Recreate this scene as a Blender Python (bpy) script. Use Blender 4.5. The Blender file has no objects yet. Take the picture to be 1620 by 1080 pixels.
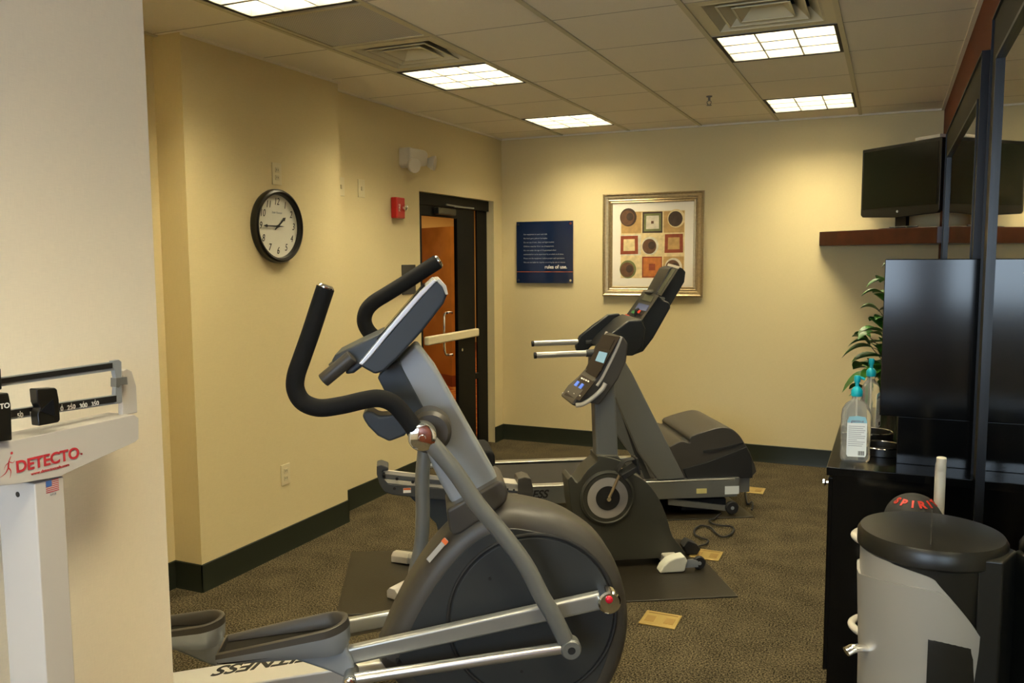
import bpy, bmesh, math, random
from mathutils import Vector, Matrix
random.seed(4)
C = bpy.context.scene.collection
SC = bpy.context.scene
PI = math.pi
# ------------------------------------------------------------------ camera
FPX = 1339.12; YAW = math.radians(24.106); PIT = math.radians(5.504); ROL = math.radians(-0.309)
CAM = Vector((3.2935, -7.1437, 1.6798))
fwd = Vector((-math.sin(YAW)*math.cos(PIT), math.cos(YAW)*math.cos(PIT), -math.sin(PIT)))
rt0 = Vector((math.cos(YAW), math.sin(YAW), 0)); up0 = rt0.cross(fwd)
rt = rt0*math.cos(ROL)+up0*math.sin(ROL); up = -rt0*math.sin(ROL)+up0*math.cos(ROL)
cd = bpy.data.cameras.new('camera'); cam = bpy.data.objects.new('camera', cd); C.objects.link(cam)
cd.sensor_width = 36; cd.lens = 36*FPX/1620; cd.clip_start = .05
cam.matrix_world = Matrix(((rt.x, up.x, -fwd.x, CAM.x), (rt.y, up.y, -fwd.y, CAM.y), (rt.z, up.z, -fwd.z, CAM.z), (0, 0, 0, 1)))
SC.camera = cam
# ------------------------------------------------------------------ world, exposure, lights
SC.view_settings.view_transform = 'Standard'; SC.view_settings.look = 'None'
SC.view_settings.exposure = 0.95; SC.view_settings.gamma = 1; SC.view_settings.use_curve_mapping = False
w = bpy.data.worlds.new('world'); SC.world = w; w.use_nodes = True
w.node_tree.nodes['Background'].inputs[0].default_value = (.9, .85, .7, 1); w.node_tree.nodes['Background'].inputs[1].default_value = .01
LAMP_COL = (1.0, .87, .57); LAMP_STR = 46.0; CELL_STR = LAMP_STR
def area(name, loc, rot, sx, sy, power, col, spread=180):
    l = bpy.data.lights.new(name, 'AREA'); l.shape = 'RECTANGLE'; l.size = sx; l.size_y = sy; l.energy = power; l.color = col; l.spread = math.radians(spread)
    o = bpy.data.objects.new(name, l); C.objects.link(o); o.location = loc; o.rotation_euler = rot; return o
# daylight from the window in the wall behind the photographer
area('window_daylight', (2.6, -9.2, 1.75), (math.radians(90), 0, 0), 1.7, 1.0, 50, (.66, .82, 1.0))
# corridor lamps
area('corridor_lamp', (-1.6, 1.0, 2.55), (0, 0, 0), 1.2, 2.4, 20, (1, .78, .42))
area('corridor_lamp', (-2.4, 5.2, 2.55), (0, 0, 0), 1.2, 2.4, 20, (1, .78, .42))

H = 2.775; T = .6096; GX = .597; GY = -2.785; XR = 3.61
# ------------------------------------------------------------------ materials
MATS = {}
def mat(name, col, rough=.5, metal=0, bump=0, scale=200, noise=0, spec=.5, coat=0, emit=None, estr=0, trans=0, ior=1.45):
    if name in MATS: return MATS[name]
    m = bpy.data.materials.new(name); m.use_nodes = True; nt = m.node_tree; b = nt.nodes['Principled BSDF']
    b.inputs['Base Color'].default_value = (*col, 1); b.inputs['Roughness'].default_value = rough; b.inputs['Metallic'].default_value = metal
    b.inputs['Specular IOR Level'].default_value = spec; b.inputs['Coat Weight'].default_value = coat
    b.inputs['Transmission Weight'].default_value = trans; b.inputs['IOR'].default_value = ior
    if emit: b.inputs['Emission Color'].default_value = (*emit, 1); b.inputs['Emission Strength'].default_value = estr
    tc = nt.nodes.new('ShaderNodeTexCoord'); n = nt.nodes.new('ShaderNodeTexNoise'); n.inputs['Scale'].default_value = scale; n.inputs['Detail'].default_value = 3
    nt.links.new(tc.outputs['Object'], n.inputs['Vector'])
    if noise:
        mr = nt.nodes.new('ShaderNodeMapRange'); mr.inputs['From Min'].default_value = .3; mr.inputs['From Max'].default_value = .7
        mr.inputs['To Min'].default_value = 1-noise; mr.inputs['To Max'].default_value = 1+noise
        mx = nt.nodes.new('ShaderNodeMix'); mx.data_type = 'RGBA'; mx.blend_type = 'MULTIPLY'; mx.inputs[0].default_value = 1
        nt.links.new(n.outputs['Fac'], mr.inputs['Value']); mx.inputs[6].default_value = (*col, 1); nt.links.new(mr.outputs[0], mx.inputs[7]); nt.links.new(mx.outputs[2], b.inputs['Base Color'])
    if bump:
        bp = nt.nodes.new('ShaderNodeBump'); bp.inputs['Strength'].default_value = bump; bp.inputs['Distance'].default_value = .002
        nt.links.new(n.outputs['Fac'], bp.inputs['Height']); nt.links.new(bp.outputs[0], b.inputs['Normal'])
    MATS[name] = m; return m
def wallcover(name, col):
    m = mat(name, col, .75, spec=.3); nt = m.node_tree; b = nt.nodes['Principled BSDF']
    tc = nt.nodes.new('ShaderNodeTexCoord'); cols = []
    for sc in ((900, 900, 30), (40, 40, 700)):
        mp = nt.nodes.new('ShaderNodeMapping'); mp.inputs['Scale'].default_value = sc; nn = nt.nodes.new('ShaderNodeTexNoise'); nn.inputs['Scale'].default_value = 1; nn.inputs['Detail'].default_value = 2
        nt.links.new(tc.outputs['Object'], mp.inputs[0]); nt.links.new(mp.outputs[0], nn.inputs['Vector']); cols.append(nn)
    ad = nt.nodes.new('ShaderNodeMath'); nt.links.new(cols[0].outputs['Fac'], ad.inputs[0]); nt.links.new(cols[1].outputs['Fac'], ad.inputs[1])
    mr = nt.nodes.new('ShaderNodeMapRange'); mr.inputs['From Min'].default_value = .6; mr.inputs['From Max'].default_value = 1.4; mr.inputs['To Min'].default_value = .95; mr.inputs['To Max'].default_value = 1.05
    nt.links.new(ad.outputs[0], mr.inputs['Value'])
    mx = nt.nodes.new('ShaderNodeMix'); mx.data_type = 'RGBA'; mx.blend_type = 'MULTIPLY'; mx.inputs[0].default_value = 1; mx.inputs[6].default_value = (*col, 1)
    nt.links.new(mr.outputs[0], mx.inputs[7]); nt.links.new(mx.outputs[2], b.inputs['Base Color'])
    bp = nt.nodes.new('ShaderNodeBump'); bp.inputs['Strength'].default_value = .12; bp.inputs['Distance'].default_value = .001
    nt.links.new(ad.outputs[0], bp.inputs['Height']); nt.links.new(bp.outputs[0], b.inputs['Normal']); return m
M_wall = wallcover('wallcovering_cream', (.67, .565, .32))
M_wall_daylit = wallcover('wallcovering_daylit', (.84, .76, .60))  # cream wallcovering again, daylight near the camera put into the paler colour
M_orange = mat('paint_orange', (.15, .030, .005), .65, spec=.3)
M_ceil = mat('ceiling_tile', (.80, .74, .62), .9, bump=.3, scale=500, noise=.06)
M_grid = mat('ceiling_grid_metal', (.55, .50, .34), .5)
M_base = mat('baseboard_vinyl', (.016, .020, .012), .45)
M_black = mat('black_laminate', (.002, .0022, .0024), .13, spec=.36)
M_frame_b = mat('black_door_metal', (.003, .003, .002), .6, spec=.25)
def carpet(name, dark, light, sc=260):
    m = mat(name, dark, .95, spec=.1); nt = m.node_tree; b = nt.nodes['Principled BSDF']
    tc = nt.nodes.new('ShaderNodeTexCoord'); n = nt.nodes.new('ShaderNodeTexNoise'); n.inputs['Scale'].default_value = sc; n.inputs['Detail'].default_value = 4; n.inputs['Roughness'].default_value = .7
    n2 = nt.nodes.new('ShaderNodeTexNoise'); n2.inputs['Scale'].default_value = 5
    nt.links.new(tc.outputs['Object'], n.inputs['Vector']); nt.links.new(tc.outputs['Object'], n2.inputs['Vector'])
    ad = nt.nodes.new('ShaderNodeMath'); ad.operation = 'MULTIPLY_ADD'; ad.inputs[1].default_value = .12; nt.links.new(n2.outputs['Fac'], ad.inputs[0]); nt.links.new(n.outputs['Fac'], ad.inputs[2])
    cr = nt.nodes.new('ShaderNodeValToRGB'); cr.color_ramp.elements[0].position = .48; cr.color_ramp.elements[1].position = .68
    cr.color_ramp.elements[0].color = (*dark, 1); cr.color_ramp.elements[1].color = (*light, 1)
    nt.links.new(ad.outputs[0], cr.inputs[0]); nt.links.new(cr.outputs[0], b.inputs['Base Color'])
    bp = nt.nodes.new('ShaderNodeBump'); bp.inputs['Strength'].default_value = .8; bp.inputs['Distance'].default_value = .004; nt.links.new(n.outputs['Fac'], bp.inputs['Height']); nt.links.new(bp.outputs[0], b.inputs['Normal'])
    return m
M_carpet = carpet('carpet_grey_brown', (.006, .005, .0025), (.150, .120, .068), 130)
M_carpet2 = carpet('corridor_carpet', (.30, .04, .01), (.55, .25, .05), 9)
M_silver = mat('silver_paint', (.30, .33, .36), .38, metal=.35)
M_silver2 = mat('silver_grey_paint', (.17, .175, .165), .4, metal=.35)
M_alu = mat('brushed_aluminium', (.58, .58, .56), .28, metal=.85)
M_chrome = mat('chrome', (.85, .85, .84), .07, metal=1)
M_grey = mat('charcoal_plastic', (.040, .043, .046), .5, bump=.15, scale=900)
M_grey_w = mat('warm_grey_plastic', (.052, .047, .039), .42, bump=.15, scale=900)
M_greyface = mat('dark_grey_cover', (.026, .029, .030), .5, bump=.1, scale=900)
M_bluegrey = mat('blue_grey_plastic', (.030, .038, .047), .45)
M_foam = mat('black_foam', (.005, .005, .005), .8, spec=.3, bump=.3, scale=600)
M_bikebody = mat('olive_grey_plastic', (.044, .044, .034), .5)
M_rubber = mat('black_rubber', (.012, .012, .012), .7)
M_mat = mat('mat_vinyl', (.014, .011, .006), .40, bump=.3, scale=120)
M_belt = mat('treadmill_belt', (.018, .016, .013), .75)
M_beige = mat('beige_metal', (.50, .47, .40), .4, metal=.15)
M_white = mat('white_enamel', (.48, .46, .43), .4)
M_whitep = mat('white_plastic', (.62, .57, .47), .4)
M_ivory = mat('ivory_plate', (.66, .58, .37), .45)
M_red = mat('red_paint', (.45, .015, .012), .35)
M_redtext = mat('red_ink', (.45, .03, .04), .5)
M_blacktext = mat('black_ink', (.01, .01, .01), .5)
M_whitetext = mat('white_ink', (.75, .75, .72), .5)
M_greytext = mat('grey_ink', (.30, .32, .36), .5)
M_orangeink = mat('orange_ink', (.60, .12, .02), .5)
M_lamp = mat('lamp_panel', (1, 1, 1), .5, emit=LAMP_COL, estr=LAMP_STR)
M_louver = mat('parabolic_louver', (.20, .195, .18), .35)
M_trim = mat('fixture_shadow_gap', (.02, .018, .012), .7)
M_brass = mat('brass_plate', (.52, .38, .13), .36, metal=.65)
M_gold = mat('champagne_frame', (.44, .34, .19), .35, metal=.65, noise=.12, scale=60)
M_matboard = mat('mat_board', (.78, .72, .60), .7)
M_navy = mat('navy_acrylic', (.008, .018, .055), .12, coat=.6)
M_screen = mat('tv_screen', (.004, .005, .003), .18, spec=.35)
M_label = mat('console_label_brown', (.018, .012, .009), .5, spec=.3)
M_tv = mat('tv_black_plastic', (.006, .006, .005), .3)
M_wood = mat('dark_cherry_wood', (.034, .008, .003), .35, noise=.3, scale=12)
M_mirror = mat('mirror_glass', (.80, .82, .78), .02, metal=1)
M_mframe = mat('mirror_frame_pewter', (.028, .026, .017), .6, spec=.15)
M_mbead = mat('mirror_bead_dark', (.006, .007, .010), .35, spec=.3)
M_corr = mat('corridor_wall_gold', (.60, .40, .13), .7)
M_corrwood = mat('corridor_wood', (.46, .19, .035), .25, noise=.15, scale=4)
M_rust = mat('corridor_rust_base', (.22, .045, .01), .5)
M_leaf = mat('leaf_green', (.022, .105, .010), .4, noise=.5, scale=14)
M_stem = mat('plant_stem', (.10, .06, .03), .7)
M_teal = mat('teal_plastic', (.0, .33, .42), .35)
M_can = mat('can_silver', (.33, .315, .28), .36, metal=.35)
M_canlid = mat('can_black_plastic', (.0085, .008, .006), .34, spec=.4)
M_lcd = mat('lcd_screen', (.12, .22, .26), .3, emit=(.35, .62, .75), estr=.25)
M_bluebtn = mat('blue_button', (.05, .12, .5), .4, emit=(.1, .25, .9), estr=.25)
M_lcdg = mat('green_lcd', (.07, .08, .05), .3)
M_bluelabel = mat('blue_label', (.10, .13, .28), .4)
M_glass = mat('door_glass', (1, 1, 1), .0, trans=1, ior=1.05)
# ------------------------------------------------------------------ helpers
def tag(o, label=None, cat=None, group=None, kind=None):
    if label: o['label'] = label
    if cat: o['category'] = cat
    if group: o['group'] = group
    if kind: o['kind'] = kind
    return o
def smooth_path(pts, n=6):
    P = [Vector(p) for p in pts]
    if len(P) < 3: return P
    out = []; Q = [2*P[0]-P[1]]+P+[2*P[-1]-P[-2]]
    for i in range(1, len(Q)-2):
        a, b, c, d = Q[i-1:i+3]
        for k in range(n):
            t = k/n; out.append(.5*((2*b)+(c-a)*t+(2*a-5*b+4*c-d)*t*t+(3*b-a-3*c+d)*t**3))
    out.append(P[-1]); return out
class MB:
    def __init__(s): s.bm = bmesh.new(); s.uv = None
    def _mi(s, faces, m):
        for f in faces: f.material_index = m
    def box(s, c, size, rot=None, m=0):
        r = bmesh.ops.create_cube(s.bm, size=1); vs = r['verts']
        R = (Matrix.Rotation(rot[2], 4, 'Z') @ Matrix.Rotation(rot[1], 4, 'Y') @ Matrix.Rotation(rot[0], 4, 'X')) if rot else Matrix.Identity(4)
        M = Matrix.Translation(c) @ R @ Matrix.Diagonal((*size, 1))
        bmesh.ops.transform(s.bm, matrix=M, verts=vs); s._mi({f for v in vs for f in v.link_faces}, m); return s
    def bx(s, x0, x1, y0, y1, z0, z1, m=0): return s.box(((x0+x1)/2, (y0+y1)/2, (z0+z1)/2), (abs(x1-x0), abs(y1-y0), abs(z1-z0)), m=m)
    def prism(s, pts, t0, t1, m=0, axis='y', t0b=None):
        # pts in (s,z); extruded along local y (axis='y'), along z (pts=(x,y)) or along x (pts=(y,z))
        def V(p, t):
            return (p[0], t, p[1]) if axis == 'y' else ((p[0], p[1], t) if axis == 'z' else (t, p[0], p[1]))
        a = [s.bm.verts.new(V(p, t0)) for p in pts]; b = [s.bm.verts.new(V(p, t1)) for p in pts]; n = len(pts); fs = []
        fs.append(s.bm.faces.new(a)); fs.append(s.bm.faces.new(b[::-1]))
        for i in range(n): fs.append(s.bm.faces.new((a[i], b[i], b[(i+1) % n], a[(i+1) % n])))
        s._mi(fs, m); return s
    def loft(s, rings, m=0, cap=True):
        R = [[s.bm.verts.new(p) for p in r] for r in rings]; fs = []; n = len(R[0])
        for i in range(len(R)-1):
            for j in range(n): fs.append(s.bm.faces.new((R[i][j], R[i][(j+1) % n], R[i+1][(j+1) % n], R[i+1][j])))
        if cap: fs.append(s.bm.faces.new(R[0][::-1])); fs.append(s.bm.faces.new(R[-1]))
        s._mi(fs, m); return s
    def tube(s, pts, r, seg=14, m=0, smooth=True, closed=False, ry=None, upv=(0, 1, 0)):
        P = smooth_path(pts) if smooth else [Vector(p) for p in pts]; n = len(P); rings = []
        u = Vector(upv)
        for i, p in enumerate(P):
            d = (P[min(i+1, n-1)]-P[max(i-1, 0)])
            if closed: d = P[(i+1) % n]-P[i-1]
            d.normalize(); a = d.cross(u)
            if a.length < .05: a = d.cross(Vector((1, 0, .3)))
            a.normalize(); b = a.cross(d); b.normalize()
            rr = r(i/(n-1)) if callable(r) else r; rb = ry if ry else rr
            rings.append([p+a*rr*math.cos(k*2*PI/seg)+b*rb*math.sin(k*2*PI/seg) for k in range(seg)])
        if closed: rings.append(rings[0]); 
        return s.loft(rings, m, cap=not closed)
    def cyl(s, p0, p1, r0, r1=None, seg=28, m=0):
        r1 = r0 if r1 is None else r1; p0 = Vector(p0); p1 = Vector(p1); d = (p1-p0).normalized(); a = d.orthogonal().normalized(); b = d.cross(a)
        return s.loft([[p+(a*math.cos(k*2*PI/seg)+b*math.sin(k*2*PI/seg))*r for k in range(seg)] for p, r in ((p0, r0), (p1, r1))], m)
    def lathe(s, prof, c=(0, 0, 0), axis=(0, 0, 1), seg=40, m=0, sx=1, sy=1):
        d = Vector(axis).normalized(); a = Vector((1, 0, 0)) if abs(d.x) < .9 else Vector((0, 1, 0)); a = (a-d*a.dot(d)).normalized(); b = d.cross(a); c = Vector(c)
        return s.loft([[c+d*h+(a*sx*math.cos(k*2*PI/seg)+b*sy*math.sin(k*2*PI/seg))*max(r, 1e-4) for k in range(seg)] for r, h in prof], m)
    def ring(s, c, R, r, axis=(0, 1, 0), seg=60, m=0):
        d = Vector(axis).normalized(); a = d.orthogonal().normalized(); b = d.cross(a); c = Vector(c); rr = []
        for k in range(seg):
            e = a*math.cos(k*2*PI/seg)+b*math.sin(k*2*PI/seg)
            rr.append([c+e*(R+r*math.cos(j*PI/4))+d*r*math.sin(j*PI/4) for j in range(8)])
        rr.append(rr[0]); return s.loft(rr, m, cap=False)
    def quad(s, pts, m=0): s._mi([s.bm.faces.new([s.bm.verts.new(p) for p in pts])], m); return s
    def ell(s, c, rx, ry, rz, m=0, u=20, v=12):
        r = bmesh.ops.create_uvsphere(s.bm, u_segments=u, v_segments=v, radius=1); bmesh.ops.transform(s.bm, matrix=Matrix.Translation(c) @ Matrix.Diagonal((rx, ry, rz, 1)), verts=r['verts'])
        s._mi({f for q in r['verts'] for f in q.link_faces}, m); return s
    def build(s, name, mats, parent=None, bevel=0, seg=3, ang=35, subd=0, normals=True, weld=True, **kw):
        if weld: bmesh.ops.remove_doubles(s.bm, verts=s.bm.verts, dist=1e-6)
        if normals: bmesh.ops.recalc_face_normals(s.bm, faces=s.bm.faces)
        me = bpy.data.meshes.new(name); s.bm.to_mesh(me); s.bm.free()
        for m in (mats if isinstance(mats, (list, tuple)) else [mats]): me.materials.append(m)
        for p in me.polygons: p.use_smooth = True
        me.set_sharp_from_angle(angle=math.radians(ang))
        o = bpy.data.objects.new(name, me); C.objects.link(o)
        if parent: o.parent = parent
        if bevel:
            b = o.modifiers.new('bevel', 'BEVEL'); b.width = bevel; b.segments = seg; b.limit_method = 'ANGLE'; b.angle_limit = math.radians(35); b.harden_normals = True
        if subd:
            b = o.modifiers.new('subd', 'SUBSURF'); b.levels = subd; b.render_levels = subd
        tag(o, **kw); return o
def empty(name, loc, rz=0, **kw):
    o = bpy.data.objects.new(name, None); C.objects.link(o); o.location = loc; o.rotation_euler = (0, 0, rz); o.empty_display_size = .1
    o.matrix_basis = Matrix.Translation(loc) @ Matrix.Rotation(rz, 4, 'Z'); tag(o, **kw); return o
def text(name, body, pos, size, m, parent=None, rot=(PI/2, 0, 0), ex=.0006, align='CENTER', shear=0, wx=1, bold=0, **kw):
    c = bpy.data.curves.new(name, 'FONT'); c.body = body; c.size = size; c.extrude = ex; c.align_x = align; c.align_y = 'CENTER'; c.shear = shear; c.offset = bold
    t = bpy.data.objects.new('tmp', c); C.objects.link(t); dg = bpy.context.evaluated_depsgraph_get(); dg.update()
    me = bpy.data.meshes.new_from_object(t.evaluated_get(dg)); bpy.data.objects.remove(t); bpy.data.curves.remove(c)
    me.materials.clear(); me.materials.append(m)
    M = Matrix.Translation(pos) @ (Matrix.Rotation(rot[2], 4, 'Z') @ Matrix.Rotation(rot[1], 4, 'Y') @ Matrix.Rotation(rot[0], 4, 'X')) @ Matrix.Diagonal((wx, 1, 1, 1)); me.transform(M)
    o = bpy.data.objects.new(name, me); C.objects.link(o)
    if parent: o.parent = parent
    tag(o, **kw); return o
def ray(u, v): return fwd+rt*((u-810)/FPX)-up*((v-540)/FPX)
class Frame:
    """A thing's own frame: s along heading, t away, z up. Surveyed photo points are cast onto its planes."""
    def __init__(s, O, ang): s.O = Vector((O[0], O[1], 0)); s.a = ang; s.d = Vector((math.cos(ang), math.sin(ang), 0)); s.n = Vector((-math.sin(ang), math.cos(ang), 0))
    def loc(s, P): q = P-s.O; return Vector((q.dot(s.d), q.dot(s.n), q.z))
    def wld(s, a, t, z): return s.O+s.d*a+s.n*t+Vector((0, 0, z))
    def px(s, u, v, t=0): D = ray(u, v); return s.loc(CAM+D*((s.O+s.n*t-CAM).dot(s.n)/D.dot(s.n)))
    def p2(s, pts, t=0): return [(q.x, max(q.z, .009)) for q in (s.px(u, v, t) for u, v in pts)]
    def p3(s, pts, t=0): return [s.px(u, v, t) for u, v in pts]
    def on(s, u, v, a, b):
        # point of the pixel's ray on the plane holding (s,z) points a and b and parallel to t
        nn = s.d*(b[1]-a[1])+Vector((0, 0, 1))*(-(b[0]-a[0])); P0 = s.wld(a[0], 0, a[1]); D = ray(u, v); return s.loc(CAM+D*((P0-CAM).dot(nn)/D.dot(nn)))
    def root(s, name, **kw): return empty(name, s.O, s.a, **kw)
def Zp(u, v, z): D = ray(u, v); return CAM+D*((z-CAM.z)/D.z)
def struct(name, mb, m, **kw): return mb.build(name, m, kind='structure', **kw)
# ------------------------------------------------------------------ room shell
x1 = .139; yE1 = -3.975; yE2 = -2.703; XN = -.04; XW = 1.5; YW = -5.465; YF = -9.0
dy0, dy1, dh = -1.494, -.172, 2.205
struct('floor', MB().bx(-.3, XR+.1, YF-.1, .1, -.05, 0), M_carpet)
struct('wall_back', MB().bx(-.12, XR+.12, 0, .12, 0, H+.1), M_wall)
b = MB(); b.bx(-.12, 0, yE2, dy0, 0, H+.1); b.bx(-.12, 0, dy1, 0, 0, H+.1); b.bx(-.12, 0, dy0, dy1, dh, H+.1); struct('wall_left', b, M_wall)
b = MB(); b.bx(XN-.12, x1, yE1, yE2, 0, H+.1); b.bx(XN-.12, XN, YW-.6, yE1, 0, H+.1); struct('wall_left', b, M_wall)
b = MB(); b.bx(XW-.14, XW, YF, YW, 0, H+.1); b.bx(XN, XW-.14, YW-.6-.12, YW-.6, 0, H+.1); struct('wall_front_left', b, M_wall_daylit)
struct('wall_right', MB().bx(XR, XR+.12, YF, 0, 0, H+.1), M_orange)
b = MB(); b.bx(XW, XR, YF-.12, YF, 0, 1.25); b.bx(XW, XR, YF-.12, YF, 2.25, H+.1); b.bx(XW, 1.75, YF-.12, YF, 1.25, 2.25); b.bx(3.45, XR, YF-.12, YF, 1.25, 2.25); struct('wall_rear', b, M_wall_daylit)
# baseboards (rubber cove base)
def baseb(name, segs):
    b = MB()
    for (xa, ya, xb, yb, nx, ny) in segs:
        L = math.hypot(xb-xa, yb-ya); ang = math.atan2(yb-ya, xb-xa); M = Matrix.Translation((xa, ya, 0)) @ Matrix.Rotation(ang, 4, 'Z')
        k = b.bm.verts[:] ; n0 = len(k); b.prism([(0, 0), (.011, 0), (.006, .02), (.006, .140), (.003, .144), (0, .144)], -.006, L+.006, axis='x') ; b.bm.verts.ensure_lookup_table()
        vs = b.bm.verts[n0:]
        flip = -1 if (-(yb-ya)/L*nx+(xb-xa)/L*ny) < 0 else 1
        for v in vs: v.co.y *= flip
        bmesh.ops.transform(b.bm, matrix=M, verts=vs)
    return struct(name, b, M_base)
baseb('baseboard_back', [(0, 0, XR, 0, 0, -1)])
baseb('baseboard_left', [(0, yE2, 0, dy0, 1, 0), (0, dy1, 0, 0, 1, 0), (0, yE2, x1, yE2, 0, 1), (x1, yE1, x1, yE2, 1, 0), (XN, yE1, x1, yE1, 0, -1), (XN, YW-.6, XN, yE1, 1, 0)])
baseb('baseboard_right', [(XR, -2.2, XR, 0, -1, 0)])
# ceiling: tiles, grid and openings for the fixtures
fix = {(0, 0): 'light', (0, 3): 'light', (3, 0): 'light', (3, 3): 'light', (0, -3): 'light', (3, -3): 'light', (0, -6): 'light', (3, -6): 'light', (0, -1): 'vent', (3, -1): 'vent', (0, -2): 'grille', (3, -8): 'light'}
b = MB(); xs = [XN-.2, GX-T]+[GX+i*T for i in range(0, 5)]+[XR+.1]; xs = sorted(xs)
i0 = xs.index(GX)
jmin = -11
for i in range(len(xs)-1):
    for j in range(jmin, 5):
        y0 = GY+j*T; y1 = y0+T
        if y0 > 0: continue
        y1 = min(y1, .05)
        if (i-i0, j) in fix: continue
        b.quad([(xs[i], y0, H), (xs[i+1], y0, H), (xs[i+1], y1, H), (xs[i], y1, H)])
struct('ceiling', b, M_ceil, normals=False)
b = MB(); cross = MB()
for x in xs[1:-1]: b.bx(x-.012, x+.012, -9, 0, H-.007, H+.004)
for j in range(jmin, 5):
    y = GY+j*T
    if y < 0:
        for xa, xb in zip(xs[:-1], xs[1:]): cross.bx(max(xa, -.05)+.012, min(xb, XR)-.012, y-.004, y+.004, H-.0006, H+.004)
struct('trim_1', b, M_grid); struct('trim_4', cross, mat('ceiling_joint', (.42, .38, .31), .9))
b = MB(); b.bx(0, XR, -.02, 0, H-.012, H-.0); b.bx(0, .02, yE2, 0, H-.012, H); b.bx(x1, x1+.02, yE1, yE2, H-.012, H); b.bx(XR-.02, XR, -9, 0, H-.012, H); struct('trim_2', b, M_ceil)
struct('trim_3', MB().bx(-.3, XR+.1, YF, .1, H+.30, H+.36), M_ceil)
LB = {(0, 0): 'ceiling light beside the stepped vent, left row', (0, 3): 'ceiling light of the left row, farthest in', (3, 0): 'ceiling light next to the right-hand air vent', (3, 3): 'ceiling light of the right row, farthest in',
      (0, -3): 'ceiling light beside the perforated grille'}
def fixture(i, j):
    X = GX+i*T; Y = GY+j*T; c = (X+T/2, Y+T/2, H)
    kind = fix[(i, j)]
    if kind == 'light':
        r = empty('ceiling_light', c, 0, label=('glowing nine-cell '+LB[(i, j)]) if (i, j) in LB else {(0, -6): 'recessed ceiling light near the white weighing scale, out of view', (3, -6): 'recessed ceiling light behind the photographer, right row, second from the rear wall', (3, -3): 'recessed ceiling light over the trash can, just above the frame', (3, -8): 'recessed ceiling light closest to the rear window'}[(i, j)], cat='light', group='recessed ceiling lights')
        h = T/2-.012; e = .018; g = .118
        b = MB()
        for s in (-1, 1):
            b.bx(s*h, s*(h-e), -h, h, -.002, g+.02); b.bx(-h+e, h-e, s*h, s*(h-e), -.002, g+.02)
        b.bx(-h, h, -h, h, g+.02, g+.03); b.build('housing', M_trim, r)
        q = h-e; b = MB(); cw = 2*q/3
        for k in range(4):
            x = -q+k*cw; th = [.006, .006][0]
            # parabolic blades: thin at the bottom, wider at the top
            for ax in (0, 1):
                pr = [(x-.004, 0), (x+.004, 0), (x+.006, .03), (x+.016, g-.004), (x-.016, g-.004), (x-.006, .03)]
                if k == 0: pr = [(x, 0), (x+.0015, 0), (x+.007, .03), (x+.016, g-.004), (x, g-.004)]
                if k == 3: pr = [(x, 0), (x-.0015, 0), (x-.007, .03), (x-.016, g-.004), (x, g-.004)]
                if ax == 0: b.prism(pr, -q, q)
                else: b.prism([(p_[0]+(.005 if p_[0] > x else -.005 if p_[0] < x else 0), p_[1]) if 0 < k < 3 and p_[1] < .031 else p_ for p_ in pr], -q, q, axis='x')
        b.build('louver', M_louver, r)
        MB().bx(-q, q, -q, q, g, g+.01).build('lamp_panel', M_lamp, r)
    elif kind == 'vent':
        r = empty('air_vent', c, 0, label='square stepped air vent beside the large lit ceiling panel on the right' if i else 'square stepped air vent between the perforated grille and a lit panel', cat='vent')
        b = MB(); h = T/2-.012
        def fr(a0, a1, z0, z1, mb):
            # sloping square ring from half-width a0 at z0 to a1 at z1
            R0 = [(-a0, -a0, z0), (a0, -a0, z0), (a0, a0, z0), (-a0, a0, z0)]; R1 = [(-a1, -a1, z1), (a1, -a1, z1), (a1, a1, z1), (-a1, a1, z1)]
            R2 = [(p[0], p[1], p[2]+.004) for p in R1]; R3 = [(p[0], p[1], p[2]+.004) for p in R0]
            mb.loft([R0, R1, R2, R3, R0], cap=False)
        fr(h, h-.05, 0, .001, b); b.build('flange', M_whitep2, r)
        for k, (a0, zt) in enumerate(((.245, 0), (.185, .002), (.125, .004))):
            bb = MB(); fr(a0, a0-.010, zt, zt, bb); fr(a0-.010, max(a0-.065, .02), zt+.003, zt+.055, bb); bb.build('louvre_ring', M_whitep2, r)
        MB().bx(-.058, .058, -.058, .058, .045, .05).build('centre_plate', M_whitep2, r)
        b = MB(); b.bx(-h, h, -h, h, .16, .17)
        for s in (-1, 1): b.bx(s*h, s*(h-.004), -h, h, 0.006, .16); b.bx(-h, h, s*h, s*(h-.004), .006, .16)
        b.build('duct', M_duct, r)
    else:
        r = empty('perforated_grille', c, 0, label='grey perforated square return grille in the ceiling beside the nearest light', cat='vent')
        h = T/2-.012; b = MB()
        for s in (-1, 1): b.bx(s*h, s*(h-.022), -h, h, -.003, .008); b.bx(-h+.022, h-.022, s*h, s*(h-.022), -.003, .008)
        b.build('frame', M_grid, r); MB().bx(-h+.022, h-.022, -h+.022, h-.022, .002, .006).build('panel', M_perf, r)
M_whitep2 = mat('vent_enamel', (.62, .56, .38), .5)
M_duct = mat('duct_metal', (.10, .12, .14), .5, metal=.4)
M_perf = mat('perforated_metal', (.40, .38, .35), .6)
_nt = M_perf.node_tree; _v = _nt.nodes.new('ShaderNodeTexVoronoi'); _v.inputs['Scale'].default_value = 75; _v.inputs['Randomness'].default_value = 0; _tc = _nt.nodes.new('ShaderNodeTexCoord'); _nt.links.new(_tc.outputs['Object'], _v.inputs['Vector'])
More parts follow.
